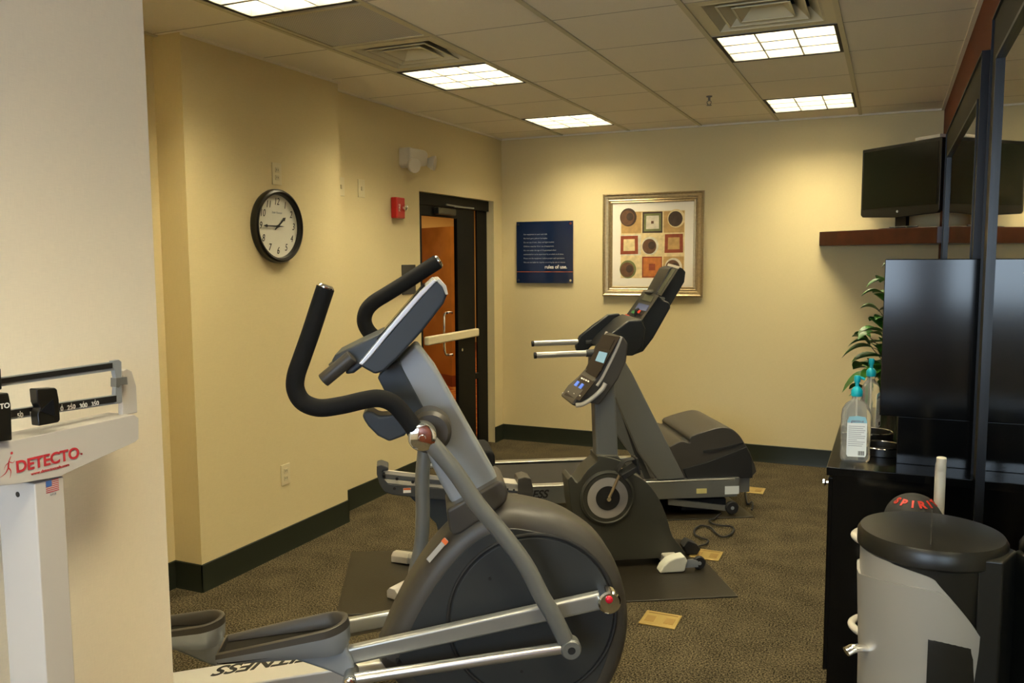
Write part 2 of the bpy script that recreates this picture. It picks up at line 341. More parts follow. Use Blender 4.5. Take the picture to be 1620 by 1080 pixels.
_cr = _nt.nodes.new('ShaderNodeValToRGB'); _cr.color_ramp.elements[0].color = (.26, .25, .235, 1); _cr.color_ramp.elements[0].position = .28; _cr.color_ramp.elements[1].position = .36; _cr.color_ramp.elements[1].color = (.52, .50, .47, 1); _nt.links.new(_v.outputs['Distance'], _cr.inputs[0]); _nt.links.new(_cr.outputs[0], _nt.nodes['Principled BSDF'].inputs['Base Color'])
for k in fix: fixture(*k)
p = Zp(1122, 152, H); r = empty('fire_sprinkler', (p.x, p.y, H), 0, label='small fire sprinkler head hanging from the ceiling tiles', cat='sprinkler')
MB().lathe([(.02, 0), (.02, -.006), (.008, -.01), (.008, -.028)], seg=16).build('escutcheon', M_silver2, r)
b = MB(); b.tube([(0, 0, -.028), (.014, 0, -.04), (.005, 0, -.06)], .0025, 6); b.tube([(0, 0, -.028), (-.014, 0, -.04), (-.005, 0, -.06)], .0025, 6); b.cyl((0, 0, -.06), (0, 0, -.063), .017, seg=16); b.build('deflector', M_silver2, r)
# ------------------------------------------------------------------ door opening, door and corridor
FL = Frame((0, 0), PI/2)          # left wall: s = y, t = -x
D0 = empty('door_1', (-.08, dy0, 0), 0, kind='structure')
FD = Frame((-.08, dy0), PI/2)
Ld = dy1-dy0
def bl(s0, s1, z0, z1, x0=-.03, x1_=.03): b = MB(); b.bx(x0, x1_, s0, s1, z0, z1); return b
bl(0, Ld, 2.115, dh).build('frame_header', M_frame_b, D0); bl(0, .05, 0, 2.115).build('frame_jamb', M_frame_b, D0); bl(Ld-.20, Ld, 0, 2.115, -.008, .008).build('frame_jamb', M_frame_b, D0)
e0 = FD.px(721, 500, 0).x; e1 = FD.px(748, 500, 0).x
bl(.055, e1, 2.03, 2.11, -.022, .022).build('top_rail', M_frame_b, D0); bl(.055, .13, 0.005, 2.03, -.022, .022).build('hinge_stile', M_frame_b, D0); bl(e0, e1, .005, 2.03, -.010, .022).build('lock_stile', M_frame_b, D0); bl(.16, e0, .005, .25, -.022, .022).build('bottom_rail', M_frame_b, D0)
bl(.16, e0, .25, 2.03, -.004, .004).build('glass_pane', M_glass, D0)
q0 = FD.px(749, 595, 0); bl(e1+.005, Ld-.2, q0.z-.025, q0.z+.025, -.02, .02).build('side_bar', M_frame_b, D0)
za = FD.px(700, 535, -.05).z
b = MB(); b.bx(.03, .075, .12, e1-.02, za-.035, za+.035); b.build('push_bar', M_ivory, D0, bevel=.012)
hp = [FD.px(708, 525, .08), FD.px(708, 495, .08)]
b = MB(); s_ = e0-.05; zt = FD.px(714, 494, .06).z; b.tube([(-.022, s_+.03, zt), (-.06, s_+.02, zt), (-.07, s_-.02, zt-.01), (-.07, s_-.03, zt-.06), (-.07, s_-.03, zt-.32), (-.06, s_+.02, zt-.36), (-.022, s_+.03, zt-.36)], .011, 10); b.build('pull_handle', M_chrome, D0)
b = MB(); zz = FD.px(732, 553, -.03).z; ss = FD.px(732, 553, -.03).x; b.cyl((.022, ss, zz), (.028, ss, zz), .014, seg=16); b.build('lock_cylinder', M_chrome, D0)
b = MB(); b.bx(.022, .07, .32, .62, 2.045, 2.10); b.build('closer_body', mat('closer_bronze', (.03, .026, .015), .4), D0, bevel=.008)
b = MB(); b.box((.06, .62, 2.125), (.012, .42, .012), (0, 0, .12)); b.box((.075, .75, 2.12), (.012, .3, .012), (0, 0, -.1)); b.build('closer_arm', M_silver2, D0)
b = MB(); b.bx(-.14, -.12, -1.6, dy0-.0, 0, H+.1); b.bx(-3.9, -3.8, dy0-3, 7.5, 0, H+.1); b.bx(-3.9, -.12, 7.4, 7.5, 0, H+.1); b.bx(-3.9, -.12, -4.5, -4.4, 0, H+.1); b.bx(-.16, -.12, dy1, 7.5, 0, H+.1); struct('wall_corridor', b, M_corr)
struct('floor_corridor', MB().bx(-3.9, -.12, -4.5, 7.5, -.05, .0), M_carpet2)
struct('ceiling_corridor', MB().bx(-3.9, -.12, -4.5, 7.5, 2.7, 2.75), M_ceil)
struct('baseboard_corridor', MB().bx(-3.8, -3.78, -4.4, 7.4, 0, .15), M_rust)
# angled wood screen wall in the corridor
dv = Vector((.87, -.48)); q = Vector((-2.0, 2.73)); b = MB(); L = 1.7; n_ = Vector((.48, .87))
ptsw = [q, q-dv*L, q-dv*L+n_*.12, q+n_*.12]; b.prism([(p_.x, p_.y) for p_ in ptsw], 0.15, 2.12, axis='z'); struct('wall_corridor_screen', b, M_corrwood)
b = MB(); b.prism([(p_.x, p_.y) for p_ in ptsw], 0, .15, axis='z'); struct('baseboard_corridor_screen', b, M_rust)
# ------------------------------------------------------------------ wall-mounted things
def wroot(F, u, v, t, name, **kw):
    P = F.px(u, v, t); W = F.wld(P.x, P.y, P.z); o = empty(name, W, F.a, **kw); return o, P
FW = Frame((x1, 0), PI/2)   # projecting wall with the clock
r, P = wroot(FW, 435, 358, 0, 'wall_clock', label='round black-rimmed analogue wall clock hanging on the projecting wall', cat='clock')
R = .205
MB().lathe([(R-.004, 0), (R, -.010), (R, -.028), (R-.006, -.040), (R-.016, -.045), (R-.028, -.040), (R-.032, -.022), (R-.032, -.014)], axis=(0, 1, 0), seg=64).build('rim', M_tv, r)
MB().lathe([(0, -.012), (R-.030, -.012), (R-.030, -.016), (0, -.016)], axis=(0, 1, 0), seg=64).build('dial', mat('clock_dial', (.70, .68, .58), .5), r)
for h in range(1, 13):
    a = h*PI/6; text('numeral', str(h), (math.sin(a)*.138, -.0165, math.cos(a)*.136), .056, M_blacktext, r, rot=(PI/2, 0, 0) if h in (12, 6, 0) else (PI/2, 0, 0), ex=.0004, shear=.25, wx=.8)
text('dial_lettering', 'Seth Thomas', (0, -.0165, .075), .016, M_greytext, r, ex=.0003, shear=.4)
def hand(name, a, L, wd, y): 
    b = MB(); d = Vector((math.sin(a), 0, math.cos(a))); s = Vector((math.cos(a), 0, -math.sin(a))); Z = Vector((0, y, 0)); q = [(-.05*L/.12, .0), (-.03, wd*.6), (.0, wd), (L*.7, wd*.7), (L*.76, wd*1.9), (L, .0005), (L*.76, -wd*1.9), (L*.7, -wd*.7), (0, -wd), (-.03, -wd*.6)]
    f = [b.bm.verts.new(d*x_+s*w_+Z) for x_, w_ in q]; b.bm.faces.new(f); g_ = [b.bm.verts.new(d*x_+s*w_+Z+Vector((0, -.001, 0))) for x_, w_ in q]; b.bm.faces.new(g_[::-1])
    for k in range(len(q)): b.bm.faces.new((f[k], g_[k], g_[(k+1) % len(q)], f[(k+1) % len(q)]))
    b.build(name, M_blacktext, r)
hand('hour_hand', math.radians(53), .085, .0058, -.021); hand('minute_hand', math.radians(270), .125, .0045, -.024)
MB().cyl((0, -.016, 0), (0, -.027, 0), .007, seg=16).build('hand_hub', M_blacktext, r)
def plate(F, u, v, name, w_, h_, label, outlet=True, cat='outlet'):
    r, P = wroot(F, u, v, 0, name, label=label, cat=cat)
    b = MB(); b.bx(-w_/2, w_/2, -.006, 0, -h_/2, h_/2); b.build('cover_plate', M_ivory, r, bevel=.002)
    if outlet:
        for s in (-1, 1):
            b = MB(); b.bx(-.017, .017, -.009, -.005, s*.021-.014, s*.021+.014); b.build('receptacle', M_whitep3, r, bevel=.003)
            b = MB(); b.bx(-.008, -.005, -.0095, -.008, s*.021-.004, s*.021+.006); b.bx(.005, .008, -.0095, -.008, s*.021-.004, s*.021+.005); b.build('slot', M_blacktext, r)
    else:
        MB().bx(-.008, .008, -.012, -.005, -.015, .012).build('toggle', M_whitep3, r, bevel=.002)
M_whitep3 = mat('ivory_insert', (.56, .49, .31), .4)
plate(FW, 437, 275, 'wall_outlet', .078, .12, 'ivory outlet plate on the wall directly above the clock')
plate(FW, 451, 750, 'wall_outlet', .078, .12, 'ivory duplex outlet low on the projecting wall, below the clock')
plate(FL, 571, 298, 'wall_plate', .078, .12, 'ivory cover plate high on the wall, left of the red fire strobe', outlet=False, cat='wall plate')
plate(FL, 538.5, 295, 'wall_plate', .078, .12, 'ivory cover plate half hidden by the edge of the projecting wall', outlet=False, cat='wall plate')
# emergency light
r, P = wroot(FL, 645, 252, 0, 'emergency_light', label='beige twin-head emergency light high on the wall left of the door', cat='light')
b = MB(); b.prism([(-.13, -.055), (-.10, -.075), (.10, -.045), (.13, -.02), (.13, .055), (.10, .07), (-.13, .07)], -.10, 0); b.build('battery_housing', M_whitep, r, bevel=.012)
for s in (-1, 1):
    hd = MB(); cx = .165*s if s > 0 else -.10; cz = -.01 if s > 0 else -.055
    hd.lathe([(.015, .015), (.03, .01), (.05, -.02), (.056, -.045), (.052, -.05), (0, -.046)], c=(cx, -.085, cz), axis=(-.35*s, 1, .15) , seg=24); o = hd.build('lamp_head', M_whitep, r)
MB().cyl((-.03, -.101, -.045), (-.03, -.105, -.045), .006, seg=12).build('indicator', M_red, r)
# fire alarm strobe
r, P = wroot(FL, 625, 329, 0, 'fire_alarm_strobe', label='red fire alarm strobe on the wall left of the door frame', cat='alarm')
b = MB(); b.bx(-.058, .058, -.05, 0, -.075, .075); b.build('body', M_red, r, bevel=.008)
b = MB(); b.lathe([(.022, 0), (.026, -.012), (.022, -.030), (.008, -.04), (0, -.041)], c=(.03, -.05, 0), axis=(0, 1, 0), seg=14); b.build('strobe_lens', M_chrome, r)
text('lettering', 'FIRE', (-.018, -.0505, 0), .030, M_whitetext, r, rot=(PI/2, -PI/2, 0))
# room sign and pull station
r, P = wroot(FL, 646, 442, 0, 'room_sign', label='small dark grey room sign behind the raised grip handle, beside the door', cat='sign')
b = MB(); b.bx(-.095, .095, -.008, 0, -.11, .11); b.build('sign_panel', mat('sign_grey', (.04, .04, .038), .5), r, bevel=.002)
text('lettering', 'Fitness\nRoom', (.02, -.0085, -.02), .035, M_greytext, r)
r, P = wroot(FL, 647, 500, 0, 'fire_pull_station', label='small red fire pull station low beside the door frame', cat='alarm')
b = MB(); b.bx(-.045, .045, -.045, 0, -.06, .06); b.build('body', M_red, r, bevel=.006); MB().bx(-.03, .03, -.055, -.045, -.01, .01).build('pull_lever', M_whitep, r, bevel=.003)
# rules sign
FB = Frame((0, 0), 0)
pa = FB.px(817, 351, -.02); pb = FB.px(906.5, 448, -.02); W_ = pb.x-pa.x; H_ = pa.z-pb.z; cxs = (pa.x+pb.x)/2; czs = (pa.z+pb.z)/2
r = empty('rules_sign', (cxs, 0, czs), 0, label='square navy blue rules of use sign on steel standoffs, back wall', cat='sign')
b = MB(); b.bx(-W_/2, W_/2, -.020, -.015, -H_/2, H_/2); b.build('sign_panel', M_navy, r)
for sx in (-1, 1):
    for sz in (-1, 1): MB().cyl((sx*(W_/2-.022), 0, sz*(H_/2-.025)), (sx*(W_/2-.022), -.026, sz*(H_/2-.025)), .011, seg=16).build('standoff', M_chrome, r)
lines = ['Use equipment at your own risk.', 'No food, gum, pets or horseplay.', 'Do not use if over, dizzy and light-headed.', 'Children must be 16 or use of equipment.', 'No one under the age of 16 permitted when', 'unattended or to be supervised by an adult at all times.', 'Please use the equipment before proper and operations.', 'We are not liable for injuries occurring by use or misuse.']
for k, L_ in enumerate(lines): text('lettering', L_, (-W_/2+.07, -.0205, H_/2-.115-k*.036), .0175, M_greytext, r, align='LEFT', ex=.0003)
text('title_lettering', 'rules of use.', (W_/2-.055, -.0205, -H_/2+.145), .044, M_whitetext, r, align='RIGHT', bold=.0008)
MB().bx(-W_/2, W_/2, -.0206, -.020, -H_/2+.10, -H_/2+.104).build('orange_stripe', M_orangeink, r)
# framed picture
pa = FB.px(953.5, 307, -.03); pb = FB.px(1111, 470, -.03); W_ = pb.x-pa.x; H_ = pa.z-pb.z
r = empty('framed_picture', ((pa.x+pb.x)/2, 0, (pa.z+pb.z)/2), 0, label='champagne framed picture of nine brown abstract squares on the back wall', cat='picture')
hw = W_/2; hh = H_/2; fw_ = .085
prof = [(0, 0), (0, -.030), (.010, -.038), (.022, -.030), (.034, -.028), (.052, -.018), (.060, -.022), (.068, -.015), (.078, -.018), (fw_, -.008), (fw_, 0)]
b = MB(); rr = []
for (sx, sz) in ((-1, -1), (1, -1), (1, 1), (-1, 1), (-1, -1)): rr.append([(sx*(hw-a), y_, sz*(hh-a)) for a, y_ in prof])
b.loft(rr, cap=False); b.build('frame', M_gold, r, ang=20)
MB().bx(-hw+.06, hw-.06, -.008, 0, -hh+.06, hh-.06).build('mat_board', M_matboard, r)
aw = FB.px(1082, 335, 0).x-FB.px(981, 335, 0).x; ah = FB.px(1000, 334, 0).z-FB.px(1000, 439, 0).z
cols = {'cream': (.70, .55, .28), 'rust': (.28, .06, .02), 'brown': (.13, .06, .025), 'tan': (.48, .29, .10), 'pale': (.62, .56, .42), 'dk': (.06, .035, .02), 'green': (.16, .17, .06), 'or': (.50, .16, .03)}
am = [mat('art_'+k, v, .7, noise=.15, scale=30) for k, v in cols.items()]; ix = {k: i for i, k in enumerate(cols)}
spec = [[('tan', 'c', 'brown', 'dk', -.15, .25), ('dk', 's', 'pale', 'green', 0, 0), ('tan', 'c', 'dk', 'cream', .1, .15)],
        [('pale', 'q', 'rust', 'cream', -.1, 0), ('cream', 'c', 'brown', 'pale', -.1, -.05), ('cream', 'q', 'rust', 'tan', 0, .05)],
        [('cream', 'c', 'brown', 'green', -.15, -.1), ('rust', 'q', 'or', 'rust', 0, 0), ('tan', 'c', 'brown', 'pale', 0, 0)]]
b = MB(); y0 = -.0085
def disc(cx_, cz_, r_, y_, mi): b.quad([(cx_+r_*math.cos(k*PI/12), y_, cz_+r_*math.sin(k*PI/12)*1.05) for k in range(24)], mi)
def sq(cx_, cz_, r_, y_, mi): b.quad([(cx_-r_, y_, cz_-r_*1.03), (cx_+r_*1.04, y_, cz_-r_), (cx_+r_, y_, cz_+r_*1.02), (cx_-r_*.97, y_, cz_+r_)], mi)
cw = aw/3; ch = ah/3
b.quad([(-aw/2, y0, -ah/2), (aw/2, y0, -ah/2), (aw/2, y0, ah/2), (-aw/2, y0, ah/2)], ix['cream'])
for rI in range(3):
    for cI in range(3):
        bg, sh, c1, c2, ox, oz = spec[rI][cI]; cx_ = -aw/2+cw*(cI+.5); cz_ = ah/2-ch*(rI+.5)
        b.quad([(cx_-cw*.47, y0-.0004, cz_-ch*.47), (cx_+cw*.47, y0-.0004, cz_-ch*.47), (cx_+cw*.47, y0-.0004, cz_+ch*.47), (cx_-cw*.47, y0-.0004, cz_+ch*.47)], ix[bg])
        cx_ += ox*cw; cz_ += oz*ch
        if sh == 'c': disc(cx_, cz_, cw*.40, y0-.0008, ix[c2]); disc(cx_-.006, cz_-.004, cw*.33, y0-.0012, ix[c1]); disc(cx_+cw*.08, cz_+.004, cw*.17, y0-.0016, ix['dk'])
        elif sh == 's': sq(cx_, cz_, cw*.40, y0-.0008, ix['green']); sq(cx_, cz_, cw*.30, y0-.0012, ix['pale']); sq(cx_, cz_, cw*.06, y0-.0016, ix['brown'])
        else: sq(cx_, cz_, cw*.42, y0-.0008, ix[c1]); sq(cx_, cz_, cw*.27, y0-.0012, ix['cream' if c2 == 'cream' else ('tan' if bg != 'rust' else 'or')]); sq(cx_, cz_, cw*.15, y0-.0016, ix[c2])
b.build('artwork', am, r, normals=False, weld=False)
# ------------------------------------------------------------------ floor things
def mat_on_floor(name, frame_o, ang, L, W, label):
    r = MB(); r.bx(-L/2, L/2, -W/2, W/2, .0005, .007); o = r.build(name, M_mat, bevel=.003, label=label, cat='mat', group='equipment mats'); o.location = (frame_o[0], frame_o[1], 0); o.rotation_euler = (0, 0, ang); return o
A30 = PI/6
dM = Vector((math.cos(A30), math.sin(A30), 0)); nM = Vector((-math.sin(A30), math.cos(A30), 0))
m1 = Zp(532, 975, 0); m1c = m1+dM*.985+nM*.44
mat_on_floor('equipment_mat', m1c, A30, 1.975, .88, 'dark brown vinyl mat lying under the recumbent exercise bike')
m2 = Zp(1195, 820, 0); m2c = m2-dM*1.03+nM*.46
mat_on_floor('equipment_mat', m2c, A30, 2.06, .88, 'dark brown vinyl mat lying under the treadmill')
M_brass2 = mat('brass_flap', (.42, .28, .09), .4, metal=.7)
def brass(u, v, label, ang, s=.155, su=.17):
    p = Zp(u, v, .004); r = empty('floor_outlet_cover', (p.x, p.y, 0), ang, label=label, cat='outlet cover', group='brass floor outlets')
    b = MB(); b.bx(-su/2, su/2, -s/2, s/2, .0005, .008); b.build('cover_plate', M_brass, r, bevel=.003)
    for sx in (-1, 1):
        b = MB(); b.bx(sx*.045-.022, sx*.045+.022, -.045, .02, .0075, .0098); b.build('hinged_flap', M_brass2, r, bevel=.001)
    b = MB(); b.bx(-.07, .07, .052, .058, .0078, .0086); b.build('latch_slot', mat('brass_dark', (.20, .12, .03), .4, metal=.6), r)
brass(1045, 980, 'square brass floor outlet in front of the bike mat', math.radians(0))
brass(1117, 877, 'brass floor outlet partly covered by the bike mat corner', math.radians(0))
brass(1190, 775, 'brass floor outlet beyond the front end of the treadmill', math.radians(0))
cord = [(1140, 812), (1130, 820), (1122, 823), (1128, 828), (1142, 831), (1155, 832), (1161, 837), (1157, 844), (1144, 849), (1133, 843), (1124, 834), (1109, 831), (1099, 837), (1100, 845.5), (1111, 851), (1120, 854), (1117, 860), (1102, 864)]
pts = [Zp(u, v, .014) for u, v in cord]
MB().tube(pts, .006, 8, upv=(0, 0, 1)).build('power_cord', M_rubber, label='black power cord snaking over the carpet between bike and treadmill', cat='cord')
pts = [Zp(u, v, .016) for u, v in ((1178, 772), (1180, 784), (1183, 797), (1189, 793), (1191, 799), (1189, 806))]
MB().tube(pts, .006, 8, upv=(0, 0, 1)).build('power_cord', M_rubber, label='short loop of black cord beside the treadmill front corner', cat='cord')
# ------------------------------------------------------------------ counter, hutch, bottles, rings
cx0, cyn, cyf = 3.096, -3.815, -2.35
r = empty('storage_counter', (cx0, cyn, 0), 0, label='black laminate counter along the right wall under the sanitizer bottles', cat='counter')
XI = XR-cx0-.004
b = MB(); b.bx(0, XI, 0, cyf-cyn, .868, .90); b.build('countertop', M_black, r, bevel=.002)
b = MB(); b.bx(.022, XI, .012, cyf-cyn-.012, 0.0, .868); b.build('body', M_black, r)
for k in range(2):
    y0_ = .02+k*.72; o = MB().bx(.006, .022, y0_, y0_+.70, .10, .855).build('cabinet_door', M_black, r, bevel=.002)
    kb = MB(); kb.lathe([(0, 0), (.006, 0), (.006, -.010), (.013, -.016), (.013, -.022), (0, -.026)], c=(.006, y0_+.06, .82), axis=(1, 0, 0), seg=18); kb.build('knob', M_chrome, o)
hy = -3.655
hx0 = CAM.x+(ray(1397, 500)/ray(1397, 500).y*(hy-CAM.y)).x
hz0 = CAM.z+(ray(1397, 657)/ray(1397, 657).y*(hy-CAM.y)).z; hz1 = CAM.z+(ray(1397, 410)/ray(1397, 410).y*(hy-CAM.y)).z
hx1 = CAM.x+(ray(1419, 700)/ray(1419, 700).y*(hy-CAM.y)).x
r = empty('wall_cabinet', (hx0, hy, .9), 0, label='tall plain black cabinet standing on the counter beside the mirror', cat='cabinet')
MB().bx(0, XR-hx0-.004, 0, .33, hz0-.9, hz1-.9).build('upper_box', M_black, r, bevel=.003)
MB().bx(hx1-hx0, XR-hx0-.004, .003, .33, .0, hz0-.9).build('base_box', M_black, r, bevel=.002)
MB().bx(.004, XR-hx0-.004, .329, .345, hz0-.9+.003, hz1-.9-.003).build('back_panel', M_black, r)
def sanit(u, v, scale, rz, label, lab=True):
    p = Zp(u, v, .9); r = empty('sanitizer_bottle', (p.x, p.y, .9), rz, label=label, cat='bottle', group='hand sanitizer bottles')
    s = scale; W_, D_ = .052*s, .034*s
    prof = [(0.0, .000), (.82, .000), (.97, .008), (1.0, .02), (.97, .06), (1.0, .12), (1.0, .17), (.93, .195), (.72, .215), (.40, .228), (.27, .236), (.27, .248)]
    def ringat(k, z, ins=0): 
        out = []
        for j in range(36):
            a = j*2*PI/36; n_ = 2.6 if k > .5 else 2
            ca, sa = math.cos(a), math.sin(a); xx = abs(ca)**(2/n_)*(1 if ca >= 0 else -1); yy = abs(sa)**(2/n_)*(1 if sa >= 0 else -1)
            w_ = W_*k if k > .35 else .016*s*k/.27; d_ = D_*k if k > .35 else .016*s*k/.27
            if .35 < k < .8: d_ = max(d_, .016*s)
            out.append((xx*max(w_-ins, .0005), yy*max(d_-ins, .0005), z*s))
        return out
    b = MB(); b.loft([ringat(k, z) for k, z in prof]); b.build('bottle_body', mat('clear_plastic', (.95, .95, .88), .12, trans=.86, ior=1.12), r)
    b = MB(); b.lathe([(.019*s, .244*s), (.020*s, .248*s), (.020*s, .266*s), (.013*s, .276*s), (.007*s, .280*s), (.007*s, .296*s)], seg=24); b.build('pump_cap', M_teal, r)
    b = MB(); b.lathe([(.009*s, .294*s), (.011*s, .300*s), (.012*s, .315*s), (.009*s, .320*s)], seg=18); b.tube([(0, 0, .310*s), (.014*s, 0, .312*s), (.026*s, 0, .306*s)], .005*s, 8); b.build('pump_head', M_teal, r)
    MB().cyl((0, 0, .02*s), (0, 0, .25*s), .003*s, seg=8).build('dip_tube', M_whitep, r)
    if lab:
        b = MB(); q = [(-.034, .032), (-.030, .024), (.030, .024), (.034, .032), (.034, .155), (.028, .172), (0, .176), (-.028, .172), (-.034, .155)]; b.prism([(x_*s, z_*s) for x_, z_ in q], -D_*1.0-.0015, -D_*1.0-.0005)
        L = b.build('label', mat('label_paper', (.72, .76, .76), .5), r)
        b = MB(); q = [(-.034, .150), (.034, .150), (.034, .155), (.028, .172), (0, .176), (-.028, .172), (-.034, .155)]; b.prism([(x_*s, z_*s) for x_, z_ in q], -D_-.0018, -D_-.0014); b.build('label_band', mat('label_blue', (.25, .50, .60), .5), L)
        text('brand_lettering', 'germ-x', (0, -D_-.0022, .157*s), .015*s, mat('ink_maroon', (.18, .04, .10), .5), L, shear=.3, ex=.0002)
        for k in range(11): 
            b = MB(); wl = [.056, .05, .058, .054, .044, .058, .056, .03, .057, .052, .048][k]; z_ = (.136-k*.0072)*s; b.bx(-.029*s, (-.029+wl)*s, -D_-.0018, -D_-.0015, z_, z_+.0022*s); b.build('text_line', M_greytext, L)
        b = MB()
        for k in range(9): b.bx((.006+k*.0024)*s, (.0072+k*.0024+(k % 3)*.0003)*s, -D_-.0018, -D_-.0015, .030*s, .046*s)
        b.build('barcode', M_blacktext, L)
    return r
sanit(1352, 729, 1.04, math.radians(9), 'large clear sanitizer bottle with paper label, nearest on the counter')
sanit(1375, 683, 1.04, math.radians(75), 'clear sanitizer bottle seen edge-on behind the labelled one')
for (u, v, rr_, lab) in ((1393, 716, .088, 'low round chrome-rimmed black dish on the counter, nearer of two'), (1378, 693, .088, 'low round chrome-rimmed black dish on the counter, farther of two')):
    p = Zp(u, v, .90); r = empty('round_dish', (p.x, p.y, .9), 0, label=lab, cat='dish', group='chrome-rimmed dishes')
    MB().lathe([(0, .002), (rr_-.004, .002), (rr_-.002, .001), (rr_, .002), (rr_, .03), (rr_-.006, .03), (rr_-.007, .006), (0, .006)], seg=48).build('bowl', M_canlid, r)
    MB().ring((0, 0, .031), rr_-.003, .0032, axis=(0, 0, 1)).build('rim', M_chrome, r)
# ------------------------------------------------------------------ mirrors on the right wall
def mirror(ya, yb, z0, z1, label, brd=.15):
    F = Frame((XR, ya), -PI/2); L = ya-yb; r = F.root('wall_mirror', label=label, cat='mirror', group='framed wall mirrors')
    b = MB(); th = .022
    for s0, s1, a0, a1 in ((0, L, z1-brd, z1), (0, L, z0, z0+brd), (0, brd, z0+brd, z1-brd), (L-brd, L, z0+brd, z1-brd)): b.bx(s0, s1, -th, -.001, a0, a1)
    b.build('frame', M_mframe, r, weld=False)
    b = MB()
    for s0, s1, a0, a1 in ((brd, L-brd, z1-brd-.012, z1-brd), (brd, L-brd, z0+brd, z0+brd+.012), (brd, brd+.012, z0+brd, z1-brd), (L-brd-.012, L-brd, z0+brd, z1-brd)): b.bx(s0, s1, -th-.006, -.004, a0, a1)
    b.build('inner_bead', M_mbead, r, weld=False)
    b = MB()
    for s0, s1, a0, a1 in ((-.004, L+.004, z1, z1+.006), (-.004, 0, z0, z1), (L, L+.012, z0, z1)): b.bx(s0, s1, -th-.008, -.001, a0, a1)
    b.build('outer_edge', M_mbead, r, weld=False)
    MB().bx(brd+.01, L-brd-.01, -.014, -.002, z0+brd+.01, z1-brd-.01).build('mirror_glass', M_mirror, r)
ym = -3.37
mirror(-1.0, ym, 1.0, 2.46, 'framed wall mirror above the counter, reflecting the television')
mirror(-3.73, -6.0, .35, 2.49, 'tall framed mirror at the right edge of the photo')
# ------------------------------------------------------------------ corner shelf and television
q = Vector((2.768, 0)); zs0, zs1 = 1.775, 1.885; LS = XR-2.768
b = MB(); b.prism([(2.768, -.004), (2.768, -.06), (XR-.05, -LS+.0), (XR-.004, -LS+.0), (XR-.004, -.004)], zs0, zs1, axis='z'); b.build('corner_shelf', M_wood, bevel=.003, label='dark cherry wood corner shelf carrying the television', cat='shelf')
aT = math.radians(-46)
FT = Frame((0, 0), aT)
# plane of the TV face: left edge of the set touches near the wall
pl = Vector((3.02, -.14)); FT = Frame(pl, aT)
t0 = FT.px(1361, 345, 0); t1 = FT.px(1361, 238, 0); tw = .73
r = FT.root('television', label='black flat television on the corner shelf, angled into the room', cat='television')
sL = t0.x; zb, zt = t0.z, t1.z
b = MB(); b.prism([(sL, zb+.02), (sL+.02, zb+.004), (sL+tw/2, zb-.012), (sL+tw-.02, zb+.004), (sL+tw, zb+.02), (sL+tw, zt), (sL, zt)], 0, .035); b.prism([(sL+.08, zb+.06), (sL+tw-.08, zb+.06), (sL+tw-.08, zt-.06), (sL+.08, zt-.06)], .035, .085); b.build('casing', M_tv, r, bevel=.006)
MB().bx(sL+.022, sL+tw-.022, -.003, .004, zb+.062, zt-.024).build('screen', M_screen, r)
MB().cyl((sL+tw/2, -.001, zb+.03), (sL+tw/2, -.006, zb+.03), .008, seg=16).build('badge', M_silver, r)
b = MB(); b.bx(sL+tw/2-.05, sL+tw/2+.05, .03, .06, zs1+.012, zb+.06); b.build('stand_neck', M_tv, r)
b = MB(); b.lathe([(0, .0), (.15, 0), (.15, .006), (.05, .014), (0, .014)], c=(sL+tw/2, .035, zs1), sx=1.2, sy=.75); b.build('stand_base', M_tv, r)
u0 = FT.px(1452, 222, .02)
b = MB(); b.bx(u0.x, u0.x+.21, -.002, .05, zt+.001, zt+.022); b.build('set_top_receiver', M_whitep, label='slim pale receiver box lying on top of the television', cat='receiver'); o = bpy.data.objects['set_top_receiver']; o.matrix_basis = Matrix.Translation(FT.O) @ Matrix.Rotation(aT, 4, 'Z')
pts = [FT.wld(sL+.40+.035*k, -.10+.012*math.sin(k*2.1), zs1+.0075) for k in range(8)]
MB().tube(pts, .006, 8).build('cable', M_rubber, label='tangled black cable on the corner shelf under the television', cat='cable')
# ------------------------------------------------------------------ plant
r = empty('potted_plant', (3.34, -1.55, 0), 0, label='tall green leafy plant behind the black cabinet near the back corner', cat='plant')
MB().lathe([(0, 0), (.13, 0), (.17, .30), (.18, .31), (.18, .34), (.16, .34), (.155, .28), (0, .28)]).build('pot', M_canlid, r)
b = MB(); lf = MB(); rnd = random.Random(7)
def leaf(mb, base, dr, L, wd, droop):
    dr = dr.normalized(); sd = dr.cross(Vector((0, 0, 1))).normalized(); n = 7; a = []; c_ = []; d_ = []
    for k in range(n+1):
        t = k/n; P = base+dr*L*t+Vector((0, 0, -droop*t*t*L)); ww = wd*math.sin(PI*min(1, t*.92+.05))**.8 if k < n else .001
        a.append(mb.bm.verts.new(P-sd*ww+Vector((0, 0, ww*.35)))); c_.append(mb.bm.verts.new(P)); d_.append(mb.bm.verts.new(P+sd*ww+Vector((0, 0, ww*.35))))
    for k in range(n): mb.bm.faces.new((a[k], a[k+1], c_[k+1], c_[k])); mb.bm.faces.new((c_[k], c_[k+1], d_[k+1], d_[k]))
